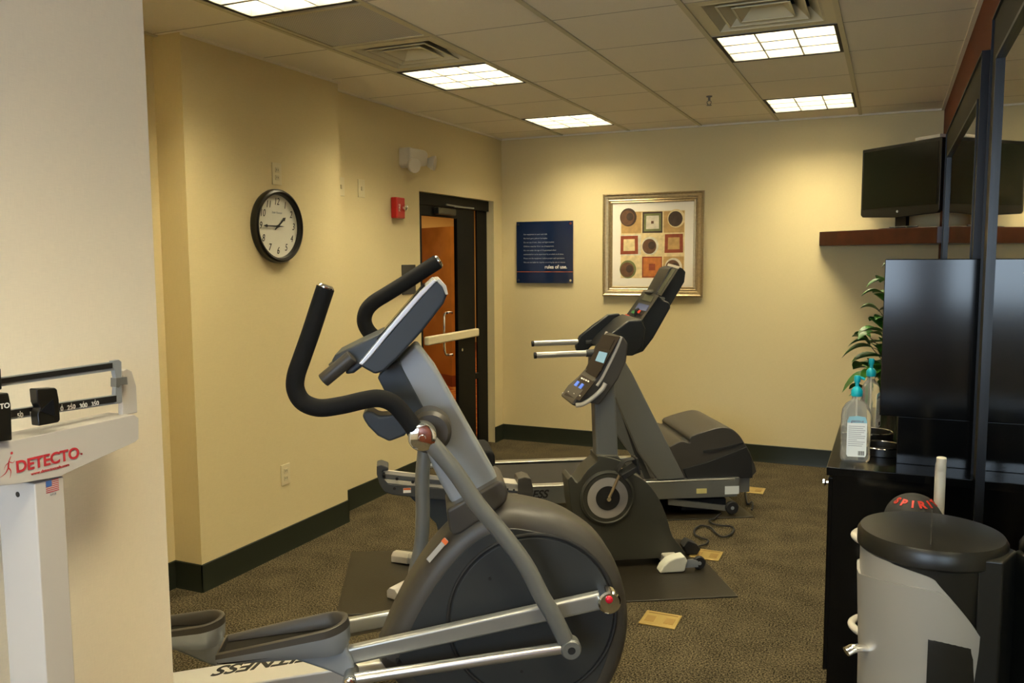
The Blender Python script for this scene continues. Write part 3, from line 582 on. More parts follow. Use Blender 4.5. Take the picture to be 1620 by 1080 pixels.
for st in range(5):
    ang = st*1.26+.4; top = Vector((.07*math.cos(ang), .07*math.sin(ang), 1.50-.16*(st % 3))); pts = [Vector((.02*math.cos(ang), .02*math.sin(ang), .28)), Vector((.06*math.cos(ang), .06*math.sin(ang), .7)), top]
    b.tube(pts, .007, 6); P = smooth_path(pts, 14)
    for i in range(4, len(P)):
        for kk in range(2):
            a = rnd.uniform(0, 2*PI); e = rnd.uniform(-.1, .7)+.6*(i/len(P)-.5); L = rnd.uniform(.15, .22)*(1.15-.35*i/len(P)); d = Vector((math.cos(a)*math.cos(e), math.sin(a)*math.cos(e), math.sin(e)))
            st_ = P[i]; en = st_+d*rnd.uniform(.04, .15)
            if max(en.x, (en+d*L).x) > XR-3.34-.05: continue
            b.tube([st_, en], .0025, 5, smooth=False); leaf(lf, en, d, L, L*.34, rnd.uniform(.2, .8))
b.build('stem', M_stem, r); lf.build('foliage', M_leaf, r, normals=False, weld=False)
# ------------------------------------------------------------------ trash can
P = Zp(1489, 838, .985); cr_ = .168; zt = .985; cc = Vector((XR-.024-cr_*1.05, P.y, 0)); cc.x = min(P.x, cc.x)
view = math.atan2(CAM.y-cc.y, CAM.x-cc.x)   # side of the can nearest the photographer
r = empty('trash_can', cc, 0, label='silver and black round step trash can with a split lid, right foreground', cat='trash can')
def pz(v, dist=0): # height of a row at the can's near surface
    D = ray(1480, v); k = ((cc-CAM).length_squared)**.5; hd = Vector((cc.x-CAM.x, cc.y-CAM.y, 0)).length-cr_; return CAM.z+D.z*hd/Vector((D.x, D.y, 0)).length
zrim0 = pz(905)
M_can_b = M_can
seg = 72
def can_ring(rad, z): return [(rad*math.cos(k*2*PI/seg), rad*math.sin(k*2*PI/seg), z) for k in range(seg)]
# silver shell whose upper edge dips towards the right-hand side
def pzd(v, dl, rad):
    q = cc+Vector((math.cos(view+dl), math.sin(view+dl), 0))*rad; D = ray(1489, v); return CAM.z+D.z*Vector((q.x-CAM.x, q.y-CAM.y)).length/Vector((D.x, D.y)).length
def lerp(tab, x_):
    if x_ <= tab[0][0]: return tab[0][1]
    for (a0, b0), (a1, b1) in zip(tab, tab[1:]):
        if x_ <= a1: t = (x_-a0)/(a1-a0); return b0+(b1-b0)*t
    return tab[-1][1]
def shell(tab, rtop, rlow, m, name, zlow, th=.006):
    b = MB(); rings = []; N = 120; DL = [-2.6+(.72+2.6)*k/N for k in range(N+1)]
    zt_ = [pzd(lerp(tab, d_), d_, rtop) for d_ in DL]
    for f in range(11):
        t = f/10; rings.append([((rlow+(rtop-rlow)*t)*math.cos(view+d_), (rlow+(rtop-rlow)*t)*math.sin(view+d_), zlow+(z_-zlow)*t) for d_, z_ in zip(DL, zt_)])
    rings.append([((rtop-th)*math.cos(view+d_), (rtop-th)*math.sin(view+d_), z_) for d_, z_ in zip(DL, zt_)])
    for f in range(10, -1, -1):
        t = f/10; rings.append([((rlow+(rtop-rlow)*t-th)*math.cos(view+d_), (rlow+(rtop-rlow)*t-th)*math.sin(view+d_), zlow+(z_-zlow)*t) for d_, z_ in zip(DL, zt_)])
    rings.append(rings[0])
    R_ = [[b.bm.verts.new(p) for p in q] for q in rings]
    for a_, c_ in zip(R_, R_[1:]):
        for k in range(N): b.bm.faces.new((a_[k], a_[k+1], c_[k+1], c_[k]))
    for k_ in (0, N): b.bm.faces.new([q[k_] for q in R_[:-1]])
    return b.build(name, m, r, ang=50)
shell([(-2.6, 840), (-1.57, 862), (-1.3, 868), (-.9, 884), (-.5, 903), (0, 916), (.08, 920), (.14, 928), (.36, 952), (.58, 976), (.72, 992)], cr_*1.0, cr_*.965, M_can, 'upper_band', .45)
shell([(-2.6, 890), (-1.57, 903), (-1.25, 925), (-.9, 929), (-.5, 934), (0, 936), (.14, 938), (.22, 944), (.36, 956), (.58, 980), (.72, 996)], cr_*1.035, cr_*.82, M_can, 'silver_body', .03)
b = MB(); b.lathe([(0, .0), (cr_*.78, 0), (cr_*.79, .03), (cr_*.93, .70), (cr_*.955, zt-.16), (cr_*.985, zt-.06), (cr_*.985, zt-.045), (0, zt-.045)], seg=72); b.build('inner_body', M_canlid, r)
lidp = [(0, zt-.055), (cr_*1.0, zt-.055), (cr_*1.045, zt-.048), (cr_*1.045, zt-.016), (cr_*1.0, zt-.004), (cr_*.6, zt+.004), (0, zt+.008)]
lid = MB(); lid.lathe(lidp, seg=72); lid.build('lid', M_canlid, r)
b = MB(); b.box((0, 0, zt+.0055), (cr_*1.9, .002, .004), (0, 0, view)); b.build('lid_seam', M_rubber, r)
right = view+1.2; hd = Vector((math.cos(right), math.sin(right), 0)); tn = Vector((-hd.y, hd.x, 0))
b = MB(); q = [hd*(cr_*.80)+tn*(cr_*.45), hd*(cr_*1.10)+tn*(cr_*.30), hd*(cr_*1.14)-tn*(cr_*.36), hd*(cr_*.85)-tn*(cr_*.50)]; b.prism([(v_.x, v_.y) for v_ in q], .02, zt-.022, axis='z'); b.build('hinge_housing', M_canlid, r, bevel=.006)
fc_ = [view+.02+.71*k/8 for k in range(9)]
b = MB(); zf = pzd(1012, .1, cr_); lo = [(cr_*.86*math.cos(a), cr_*.86*math.sin(a)) for a in fc_]; rings = []
for z_, rr1 in ((.02, cr_*.86), (zf-.02, cr_*1.02), (zf, cr_*1.0)): rings.append([(rr1*math.cos(a), rr1*math.sin(a), z_) for a in fc_]+[((rr1-.02)*math.cos(a), (rr1-.02)*math.sin(a), z_) for a in fc_[::-1]])
b.loft(rings); b.build('front_cover', M_canlid, r)
pd = Vector((math.cos(view-1.0), math.sin(view-1.0), 0))
zp_ = pzd(1048, -1.0, cr_); b = MB(); b.tube([pd*(cr_*.8)+Vector((0, 0, zp_)), pd*(cr_*1.15)+Vector((0, 0, zp_+.004)), pd*(cr_*1.30)+Vector((0, 0, zp_-.004))], .016, 12, ry=.010, upv=(0, 0, 1)); b.build('side_latch', M_chrome, r)
hl = Vector((math.cos(view+.98), math.sin(view+.98), 0)); b = MB(); zl = pz(925); b.box(hl*(cr_*1.045)+Vector((0, 0, zl)), (.006, .012, .07), (0, 0, view+.98)); b.build('lid_release', M_chrome, r, bevel=.003)
b = MB(); b.tube([pd*(cr_*.9)+Vector((0, 0, .03)), pd*(cr_*1.4)+Vector((0, 0, .025))], .02, 12, ry=.008, upv=(0, 0, 1)); b.build('foot_pedal', M_chrome, r)
# ------------------------------------------------------------------ ball rack with ball, behind the can
FR = Frame((3.30, -4.18), 0)
r = FR.root('ball_rack', label='beige tubular ball rack standing between trash can and counter', cat='rack')
top = FR.px(1489, 738, 0)
b = MB(); b.tube([(top.x, -.0, .03), (top.x, 0, top.z-.05), (top.x, .0, top.z-.015), (top.x, .03, top.z), (top.x, .06, top.z-.02), (top.x, .06, top.z-.12), (top.x, .06, .03)], .0145, 12, upv=(1, 0, 0)); b.build('upright', M_beige, r)
for k, (u, v) in enumerate(((1352, 845), (1347, 985))):
    e = FR.px(u, v, 0)
    if k == 0: e.z = FR.px(1447, 781, 0).z-.09-.067
    b = MB(); b.tube([(top.x-.015, -.02, e.z+.004), (top.x-.03, -.070, e.z), (e.x+.10, -.075, e.z), (e.x+.03, -.065, e.z), (e.x, 0, e.z), (e.x+.03, .065, e.z), (e.x+.10, .075, e.z), (top.x-.03, .075, e.z), (top.x-.005, .06, e.z+.004)], .0125, 12, upv=(0, 0, 1)); b.build('ring_arm', M_beige, r)
b = MB(); b.bx(top.x-.22, top.x+.02, -.10, .16, 0, .03); b.build('base_plate', M_rubber, r, bevel=.01)
e = FR.px(1447, 781, 0); e2 = FR.px(1358, 845, 0); Rb = .090; zc = e.z-Rb; bc = FR.wld(e.x, .0, zc)
ba = empty('medicine_ball', bc, 0, label='black medicine ball with red lettering, resting in the beige rack', cat='ball')
MB().ell((0, 0, 0), Rb, Rb, Rb, u=40, v=24).build('ball', M_rubber, ba)
for k, ch_ in enumerate('SPIRIT'):
    az = math.radians(-150+k*27); el = math.radians(50); n_ = Vector((math.cos(az)*math.cos(el), math.sin(az)*math.cos(el), math.sin(el)))
    text('lettering', ch_, n_*(Rb+.0006), .036, mat('red_ball_ink', (.40, .012, .003), .5), ba, rot=(PI/2-el, 0, az+PI/2), ex=.0008, bold=.0015)  # plain red ink of the ball lettering, no emission
# ------------------------------------------------------------------ physician scale (foreground left)
XS = 1.69
FS = Frame((XS, 0), PI/2)
FS.O = Vector((XS, 0, 0))
o0 = FS.px(80, 900, 0).x
FS = Frame((XS, o0), PI/2)
r = FS.root('physician_scale', label='white column beam weighing scale with red lettering, left foreground', cat='scale')
top = FS.p2([(-60, 714), (213, 656), (219.5, 661), (219.5, 694), (214, 699), (100, 751), (99, 753), (30, 765), (-60, 775)], 0)
b = MB(); b.prism(top, 0, .085); b.build('beam_housing', M_white, r, bevel=.002)
cl = FS.px(66, 900, 0).x; crr = FS.px(112, 900, 0).x; cz = FS.px(80, 760, 0).z
b = MB(); b.bx(cl, crr, .006, .125, .05, cz); b.build('column', M_white, r, bevel=.003)
b = MB(); b.cyl((cl-.001, .06, cz-.028), (cl+.002, .06, cz-.028), .006, seg=12); b.build('screw', M_blacktext, r)
b = MB(); b.bx(cl-.16, crr+.16, -.42, .14, .0, .055); b.build('base', M_white, r, bevel=.01); MB().bx(cl-.13, crr+.13, -.40, .0, .055, .075).build('platform', M_rubber, r, bevel=.006)
pL = FS.px(40, 742, 0); pR = FS.px(124, 715, 0)
text('lettering', 'DETECTO', FS.px(77, 727.5, -.001), .0335, M_redtext, r, wx=.98, bold=.0008); 
text('web_lettering', 'www.detectoscale.com', FS.px(80, 742, -.001), .0095, M_redtext, r)
text('registered_mark', '®', FS.px(129, 718, -.001), .006, M_redtext, r)
# running figure emblem
b = MB(); E0 = FS.px(14, 738, -.001)
def strk(pts, w0, w1): 
    P = smooth_path([(E0.x+x_, -.0006, E0.z+z_) for x_, z_ in pts], 5); n = len(P); up_ = []; dn_ = []
    for i, p in enumerate(P):
        d = (P[min(i+1, n-1)]-P[max(i-1, 0)]).normalized(); s_ = Vector((-d.z, 0, d.x)); ww = (w0+(w1-w0)*i/(n-1)); up_.append(b.bm.verts.new(p+s_*ww)); dn_.append(b.bm.verts.new(p-s_*ww))
    for i in range(n-1): b.bm.faces.new((up_[i], up_[i+1], dn_[i+1], dn_[i]))
strk([(.006, .020), (.001, .010), (-.001, -.002)], .0006, .0020); strk([(-.001, -.002), (.004, -.010), (.001, -.024)], .0016, .0003); strk([(-.001, -.002), (-.008, -.012), (-.020, -.018)], .0016, .0003); strk([(.001, .008), (-.006, .004), (-.010, -.004)], .0010, .0003); strk([(.001, .010), (.009, .006), (.014, .010)], .0010, .0003)
b.quad([(E0.x+.008+.003*math.cos(k*PI/5), -.0006, E0.z+.026+.003*math.sin(k*PI/5)) for k in range(10)]); b.build('running_emblem', M_redtext, r, normals=False)
# flag sticker
f0 = FS.px(83, 768, .005); fl = MB(); fwid = .030; fh = .026
for k in range(13): fl.bx(f0.x-fwid/2, f0.x+fwid/2, f0.t if False else .0048, .0056, f0.z+fh/2-(k+1)*fh/13, f0.z+fh/2-k*fh/13, m=k % 2)
fl.bx(f0.x-fwid/2, f0.x-fwid*.06, .0044, .0050, f0.z, f0.z+fh/2, m=2); fl.build('flag_sticker', [M_redtext, M_white, mat('flag_blue', (.05, .12, .35), .5)], r)
text('sticker_lettering', 'MADE IN', (f0.x, .0045, f0.z+fh/2+.004), .005, M_greytext, r); text('sticker_lettering', 'U S A', (f0.x, .0045, f0.z-fh/2-.005), .006, M_greytext, r)
# hook bracket
b = MB(); b.prism(FS.p2([(189, 640), (190, 586), (196, 583), (204, 587), (211, 610), (213, 652), (189, 657)], .04), .030, .045); b.build('hook_bracket', M_white, r, bevel=.002)
# beams
t0_, t1_ = .018, .026
def bar(name, pts, m, ta, tb, **k): b = MB(); b.prism(FS.p2(pts, ta), ta, tb); return b.build(name, m, r, **k)
bar('upper_beam', [(-60, 606), (180, 572), (180, 586), (-60, 620)], M_silver, .018, .028); bar('upper_beam_face', [(-60, 607.5), (178, 574), (178, 582), (-60, 615.5)], M_blacktext, .016, .0178)
bar('lower_beam', [(-60, 659), (188, 624), (188, 638), (-60, 675)], M_silver, .018, .028); bar('lower_beam_face', [(-60, 660), (184.5, 625.5), (184.5, 635.5), (-60, 672)], M_blacktext, .016, .0178)
bar('beam_end_frame', [(178.5, 571), (188, 569), (192, 572), (193, 636), (190, 638), (182, 639), (184, 600)], M_silver, .017, .029); bar('beam_pointer', [(184, 598), (201, 596), (202, 608), (191, 609), (188, 613), (184, 612)], M_silver2, .014, .032)
for s_, u, v in (('50', 32, 657), ('100', 53, 654), ('0', 98, 646.5), ('250', 113, 644), ('300', 132, 641.5), ('350', 150.5, 638.5)): 
    q = FS.px(u, v, .0155); text('beam_number', s_, q, .0135, M_whitetext, r, ex=.0003, bold=.0002)
    k_ = FS.px(u, v-5.5, .0155); MB().bx(k_.x-.0004, k_.x+.0004, .0152, .0156, k_.z-.002, k_.z+.002).build('tick', M_whitetext, r)
def weight(name, pts, ta, tb, bev=.003): b = MB(); b.prism(FS.p2(pts, ta), ta, tb); return b.build(name, M_tv, r, bevel=bev)
weight('poise_weight', [(58, 615), (88, 613), (91, 616), (94, 632), (96, 664), (93, 668), (62, 674), (60, 655), (64, 645), (60, 636)], -.012, .012)
b = MB(); b.prism(FS.p2([(64, 650), (84, 631), (87, 658)], -.013), -.0135, -.0118); b.build('poise_pointer', M_greytext2 if 'M_greytext2' in globals() else M_mbead, r)
weight('large_poise_block', [(-50, 628), (14, 621), (18, 640), (20, 696), (-50, 706)], -.012, .03)
weight('upper_poise', [(-50, 590), (2, 582), (4, 616), (-50, 622)], -.010, .02)
text('poise_lettering', 'DETECTO', FS.px(-9.5, 645, -.0125), .0145, M_whitetext, r, ex=.0004, bold=.0003)
# ------------------------------------------------------------------ elliptical trainer
OE = Vector((2.167, -4.461, 0))+nM*.13
FE = Frame(OE, A30)
r = FE.root('elliptical_trainer', label='large grey elliptical trainer with black curved handles in the foreground', cat='elliptical')
house = [(598, 1015), (606, 990), (622, 952), (645, 908), (672, 866), (700, 833), (730, 806), (765, 788), (800, 781), (840, 786), (880, 797), (918, 818), (948, 848), (972, 886), (987, 930), (991, 975), (985, 1020), (968, 1065), (945, 1100), (905, 1128), (843, 1142), (760, 1140), (680, 1112), (630, 1075), (602, 1042)]
hp_ = []
for u_, v_ in house:
    t_ = .055 if (v_ < 850 and u_ < 930) or u_ < 700 and v_ < 1000 else (-.05 if u_ > 960 or v_ > 1020 else 0)
    q_ = FE.px(u_, v_, t_); hp_.append((q_.x, q_.z))
def dens(p, n=4): q = smooth_path([(a, 0, z_) for a, z_ in p+[p[0]]], n)[:-1]; return [(v.x, max(v.z, .045)) for v in q]
hp_ = dens(hp_, 3)
def inset(pts, d):
    n = len(pts); out = []
    for i in range(n):
        a = Vector(pts[i-1]); b_ = Vector(pts[i]); c_ = Vector(pts[(i+1) % n]); tgt = (c_-a); 
        if tgt.length < 1e-6: out.append(pts[i]); continue
        tgt.normalize(); nn = Vector((tgt.y, -tgt.x)); out.append((b_.x-nn.x*d, b_.y-nn.y*d))
    return out
area_ = sum(hp_[i-1][0]*hp_[i][1]-hp_[i][0]*hp_[i-1][1] for i in range(len(hp_)))
if area_ < 0: hp_ = hp_[::-1]
prs = [(-.130, .078), (-.130, .066), (-.124, .040), (-.108, .018), (-.085, .005), (-.05, 0), (.05, 0), (.085, .005), (.108, .018), (.124, .040), (.130, .066), (.130, .078)]
b = MB(); b.loft([[(x_, t_, z_) for x_, z_ in inset(hp_, d_)] for t_, d_ in prs]); b.build('flywheel_housing', M_grey_w, r, ang=60)
b = MB(); b.loft([[(x_, t_, z_) for x_, z_ in inset(hp_, d_)] for t_, d_ in ((-.128, .070), (-.133, .074), (-.133, .080))]); b.build('side_cover', M_greyface, r, ang=40)
cE = FE.px(843, 976, -.135); RE = (FE.px(709, 976, -.135)-cE).length
MB().cyl((cE.x, -.132, cE.z), (cE.x, -.139, cE.z), RE-.010, seg=72).build('crank_disc', M_greyface, r, bevel=.004)
b = MB(); b.ring((cE.x, -.133, cE.z), RE, .007, seg=90); b.build('disc_groove', M_rubber, r)
MB().cyl((cE.x, .132, cE.z), (cE.x, .139, cE.z), RE-.010, seg=72).build('crank_disc', M_greyface, r, bevel=.004)
for u, v, t in ((775, 915, -.139), (637, 1003, -.133), (825, 1061, -.139)):
    q = FE.px(u, v, t); MB().cyl((q.x, t+.002, q.z), (q.x, t-.003, q.z), .006, seg=12).build('screw', M_rubber, r)
a0 = FE.px(679, 886, -.085); a1 = FE.px(706, 855, -.085); an = math.atan2(a1.z-a0.z, a1.x-a0.x); mid = (a0+a1)/2; Ls = (a1-a0).length
X_ = Vector((math.cos(an), 0, math.sin(an))); N2 = Vector((-math.sin(an), 0, math.cos(an)))
st_c = FE.px(693, 870, -.121)
Nn = (N2*math.cos(math.radians(58))+Vector((0, -1, 0))*math.sin(math.radians(58))).normalized(); Y_ = X_.cross(Nn)
def patch(c, l_, w_, lift, name, m, par): b = MB(); b.loft([[c+X_*sx*l_/2+Y_*sy*w_/2+Nn*h_ for sx, sy in ((-1, -1), (1, -1), (1, 1), (-1, 1))] for h_ in (lift-.002, lift)]); return b.build(name, m, par)
o = patch(st_c, .10, .018, .007, 'warning_sticker', mat('sticker_white', (.32, .32, .30), .5), r)
patch(st_c+X_*.040, .016, .022, .0075, 'orange_mark', M_orangeink, o)
# neck boot, post and rear cover
b = MB(); b.prism(FE.p2([(706, 806), (790, 758), (799, 764), (804, 778), (801, 793), (770, 816), (730, 843), (717, 847), (710, 838)], -.105), -.115, .115); b.build('neck_boot', M_grey_w, r, bevel=.014, seg=4)
b = MB(); b.prism(FE.p2([(628, 571), (658, 541), (688, 580), (796, 772), (770, 795), (725, 806), (712, 792), (697, 765), (684, 738), (665, 690)], -.06), -.062, .062); b.build('console_post', M_silver, r, bevel=.016, seg=4)
b = MB(); b.prism(FE.p2([(597, 597), (612, 580), (630, 569), (652, 610), (676, 655), (668, 682), (650, 700), (622, 645)], -.064), -.066, .066); b.build('post_cover', M_bluegrey, r, bevel=.006)
# bottle holder
b = MB(); hold = FE.p2([(573, 655), (580, 648), (590, 650), (600, 656), (616, 655), (640, 648), (655, 672), (640, 688), (616, 697), (598, 688), (583, 673), (577, 664)], -.03); b.prism(hold, -.05, .05); b.build('bottle_holder', M_bluegrey, r, bevel=.010)
# console
b = MB(); b.prism(FE.p2([(570, 579), (582, 586), (593, 592), (607, 588), (630, 566), (668, 524), (702, 480), (707, 467), (704, 452), (696, 444), (687, 444), (665, 470), (640, 498), (612, 531), (585, 560)], -.19), -.19, .19); b.build('console_housing', M_bluegrey, r, bevel=.014, seg=4)
fa = FE.p2([(567, 575), (583, 556), (610, 523), (638, 490), (664, 461), (686, 441), (692, 444), (668, 469), (643, 498), (614, 531), (588, 563), (574, 578)], -.195)
b = MB(); b.prism(fa, -.198, .198); b.build('console_bezel', mat('bezel_silver', (.62, .64, .66), .3, metal=.6), r, bevel=.004)
f1 = FE.px(596, 539, -.19); f2 = FE.px(672, 452, -.19); b = MB(); dd = (f2-f1).normalized(); nn = Vector((-dd.z, 0, dd.x))
b.box((f1+f2)/2+Vector((0, .19, 0))+nn*.001, ((f2-f1).length, .30, .006), (0, -math.atan2(dd.z, dd.x), 0)); b.build('display_panel', M_screen, r)
b = MB(); b.prism(FE.p2([(688, 441), (696, 441), (706, 452), (709, 466), (705, 466), (700, 454), (692, 446)], -.19), -.196, .196); b.build('top_trim', M_beige, r, bevel=.003)
# fixed hand grips
b = MB(); b.prism(FE.p2([(523, 574), (530, 561), (560, 546), (592, 531), (606, 524), (613, 533), (598, 548), (578, 576), (560, 590), (546, 592), (548, 580)], -.12), -.13, .13); b.build('grip_bracket', M_bluegrey, r, bevel=.012)
b = MB(); b.prism(FE.p2([(566, 541), (597, 526), (607, 524), (611, 528), (598, 534), (575, 545)], .0), -.10, .10); b.build('bracket_cap', M_whitep, r, bevel=.004)
for t in (-.15, .15):
    ga = FE.px(548, 573, -.15); gb = FE.px(511, 602, -.15); b = MB(); b.cyl((ga.x+.02, t, ga.z+.02), (gb.x, t, gb.z), .0245); b.build('pulse_grip', M_grey_w, r, bevel=.004)
# swing arms
TL = -.30
hpx = [(515, 455), (506, 482), (492, 525), (478, 565), (468, 595), (468, 617), (480, 636), (505, 645), (540, 641), (575, 633), (600, 630), (622, 638), (640, 657), (660, 684)]
lpx = [(668, 690), (689, 709), (722, 749), (755, 797), (796, 846), (831, 893), (856, 941), (875, 973), (894, 1011)]
hand_ = FE.p3(hpx, TL); lev = FE.p3(lpx, TL); piv = FE.px(668, 690, TL); jo = FE.px(902, 1023, TL); tip = FE.px(515, 455, TL)
ftip = FE.px(693, 413, -TL); fpv = Vector((piv.x, -TL, piv.z))
v0 = Vector((tip.x-piv.x, tip.z-piv.z)); v1 = Vector((ftip.x-piv.x, ftip.z-piv.z)); rotA = math.atan2(v1.y, v1.x)-math.atan2(v0.y, v0.x)
def rot2(p, a, t): x_, z_ = p.x-piv.x, p.z-piv.z; return Vector((piv.x+x_*math.cos(a)-z_*math.sin(a), t, piv.z+x_*math.sin(a)+z_*math.cos(a)))
for sgn, rr_ in ((1, 0), (-1, rotA)):
    T_ = TL*sgn; Hh = [rot2(p, rr_, T_) for p in hand_]; Ll = [rot2(p, rr_, T_) for p in lev]; J = rot2(jo, rr_, T_)
    MB().tube(Hh, .029, 20).build('swing_handle', M_foam, r)
    e = (Hh[0]-Hh[1]).normalized(); b = MB(); b.lathe([(.026, -.004), (.0265, .004), (.020, .010), (0, .012)], c=Hh[0], axis=e, seg=28); b.build('end_cap', M_chrome, r)
    b = MB(); b.tube(Ll, .0285, 20); b.build('swing_lever', M_silver2, r)
    b = MB(); b.cyl((piv.x, T_-.022*sgn, piv.z), (piv.x, T_+.045*sgn, piv.z), .046, seg=36); b.build('pivot_hub', M_silver2, r, bevel=.006)
    b = MB(); b.lathe([(0, -.007), (.010, -.007), (.012, 0), (.034, .001), (.043, .005), (.045, .012)], c=(piv.x, T_-.030*sgn, piv.z), axis=(0, sgn, 0), seg=40); b.build('hub_cap', M_chrome, r)
    b = MB(); b.lathe([(.030, .0), (.035, .006), (.035, .048), (.030, .054), (.0, .054)], c=(J.x, T_-.027*sgn, J.z), axis=(0, sgn, 0), seg=36); b.lathe([(.032, .0), (.030, -.004), (.013, -.004), (.012, 0)], c=(J.x, T_-.027*sgn, J.z), axis=(0, sgn, 0), seg=36); b.build('lever_joint', M_silver2, r)
    MB().cyl((J.x, T_-.029*sgn, J.z), (J.x, T_-.0315*sgn, J.z), .012, seg=20).build('joint_bore', M_rubber, r)
    if sgn == 1: Jn = J
    else: Jf = J
b = MB(); b.lathe([(.060, -.25), (.072, -.235), (.074, -.16), (.060, -.07), (.060, .07), (.074, .16), (.072, .235), (.060, .25)], c=(piv.x+.025, 0, piv.z+.0), axis=(0, 1, 0), seg=40); b.build('pivot_shroud', M_grey_w, r)
# cranks, pedal arms, pedals, link rods
ck = FE.px(960, 945, -.21); L0 = FE.px(590, 1052, -.21)
rad = Vector((ck.x-cE.x, ck.z-cE.z)); fck = Vector((cE.x-rad.x, .21, cE.z-rad.y))
pA = FE.px(440, 1018, -.22)
armL = (ck-L0)
def barbox(mb, a, b_, h_, w_): 
    d = (b_-a); an = math.atan2(d.z, d.x); mb.box((a+b_)/2, (d.length, w_, h_), (0, -an, 0))
def pedalset(sgn, ckp, Jp, ped0, tilt, nm):
    t = .215*-sgn
    # ped0: toe end centre of the foot plate (s,z); plate runs backwards
    toe = Vector((ped0[0], t, ped0[1])); bk = Vector((toe.x-.43*math.cos(tilt), t, toe.z-.43*math.sin(tilt)))
    end = Vector((toe.x-.02, t, toe.z-.115))
    a = Vector((ckp.x, t, ckp.z)); b = MB(); barbox(b, end, a, .062, .040); b.build('pedal_arm', M_alu2, r, bevel=.012)
    b = MB(); b.lathe([(0, .0), (.034, 0), (.040, .006), (.041, .05), (.036, .056), (0, .056)], c=(a.x, t-.045*sgn if sgn > 0 else t+.045, a.z), axis=(0, sgn, 0), seg=36); b.build('crank_hub', M_chrome, r)
    b = MB(); b.ell((a.x-.003, t-.048*sgn, a.z+.014), .013, .008, .013); b.build('red_plug', M_redp, r)
    b = MB(); b.cyl((a.x, t, a.z), (a.x, .13*-sgn, a.z), .022, seg=20); b.build('crank_pin', M_chrome, r)
    X_ = Vector((math.cos(tilt), 0, math.sin(tilt))); Zz = Vector((-math.sin(tilt), 0, math.cos(tilt)))
    def loc(s_, y_, z_): return toe+X_*s_+Vector((0, y_, 0))+Zz*z_
    def outline(ins, back, zf, zfront, lift=0):
        out = []; hw_ = .085-ins; n = 26
        for k in range(n+1):
            a_ = -PI/2+PI*k/n; s_ = -.09+(.09-ins)*math.cos(a_); y_ = hw_*math.sin(a_); out.append((s_, y_))
        out = [(-back, -hw_*.92)]+[(-.25, -hw_)]+out+[(-.25, hw_)]+[(-back, hw_*.92)]
        return [loc(s_, y_, zf+(zfront-zf)*max(0, (s_+back)/back)**1.0) for s_, y_ in out]
    # silver shell, dark lip, tread
    b = MB(); b.loft([outline(.02, .41, -.045, -.085), outline(.004, .425, -.032, -.05), outline(0, .43, -.018, -.004), outline(.006, .43, -.018, -.004)], cap=False); b.build('pedal_shell', M_silver, r, ang=50)
    b = MB(); b.loft([outline(0, .43, -.018, -.004), outline(.002, .428, -.004, .022), outline(.012, .42, .0, .026), outline(.020, .42, -.003, .022), outline(.024, .42, -.020, -.034)], cap=False); b.build('pedal_rim', M_grey_w, r, ang=60)
    b = MB(); b.loft([outline(.02, .41, -.045, -.085), outline(.006, .428, -.034, -.052), outline(.006, .428, -.022, -.036)]); b.build('pedal_tread', M_treadm, r)
    # bracket
    b = MB(); q = [loc(-.24, 0, -.055), loc(-.02, 0, -.065), Vector((toe.x+.012, 0, toe.z-.12)), Vector((toe.x+.018, 0, toe.z-.165)), Vector((toe.x-.015, 0, toe.z-.18)), Vector((toe.x-.06, 0, toe.z-.155))]; b.prism([(v_.x, v_.z) for v_ in q], t-.035, t+.035); b.build('pedal_bracket', M_silver, r, bevel=.012)
    e = Vector((toe.x+.005, t-.06*sgn, toe.z-.165)); Jq = Vector((Jp.x, Jp.y, Jp.z)); e.y = Jp.y*.95
    b = MB(); b.tube([e, Jq+(e-Jq).normalized()*.03], .0195, 18, smooth=False); b.build('link_rod', M_alu, r)
    b = MB(); b.cyl((e.x, t, e.z), (e.x, e.y-.02*sgn, e.z), .024, seg=24); b.build('rod_joint', M_silver2, r, bevel=.004); b = MB(); b.ell((e.x, e.y-.022*sgn, e.z), .020, .010, .020); b.build('joint_cap', M_chrome, r)
M_treadm = mat('pedal_tread', (.016, .014, .011), .8, spec=.15); M_alu2 = mat('satin_silver', (.34, .35, .34), .32, metal=.6); M_redp = mat('red_plug', (.6, .01, .03), .25)
toeN = FE.px(553, 985, -.215); tailN = FE.px(348, 1022, -.215); tiltN = math.atan2(toeN.z-tailN.z, toeN.x-tailN.x)
pedalset(1, ck, Jn, (toeN.x, toeN.z), max(-.05, min(.12, tiltN)), 'near')
toeF = FE.px(356, 982, .215); print('far toe', toeF, 'fck', fck, 'Jf', Jf)
pedalset(-1, fck, Jf, (toeF.x, toeF.z), .04, 'far')
# base: sloping rail with lettering, stabilisers
RW = .095
ra = FE.px(276, 1062, RW); ra2 = FE.px(599, 1011, RW)
zr0, zr1 = .10, .185
def onz(u, v, t): return FE.px(u, v, t)
aL = FE.px(276, 1062, RW); aR = FE.px(599, 1011, RW); print('rail far edge', aL, aR)
sl = (aR.z-aL.z)/(aR.x-aL.x)
def railz(s_): return aL.z+sl*(s_-aL.x)
s0_, s1_ = aL.x-.55, aR.x+.12
b = MB(); b.prism([(s0_, railz(s0_)-.06), (s1_, railz(s1_)-.07), (s1_, railz(s1_)), (s0_, railz(s0_))], -RW, RW); b.build('base_rail', M_railp, r, bevel=.008) if 'M_railp' in globals() else b.build('base_rail', mat('rail_pearl', (.62, .60, .55), .38, metal=.3), r, bevel=.008)
an = math.atan(sl)
sc_ = FE.on(465, 1043, (aL.x, aL.z), (aR.x, aR.z)); s2_ = FE.on(562, 1031, (aL.x, aL.z), (aR.x, aR.z)); sA = FE.on(340, 1063, (aL.x, aL.z), (aR.x, aR.z)); sB = FE.on(516, 1040, (aL.x, aL.z), (aR.x, aR.z))
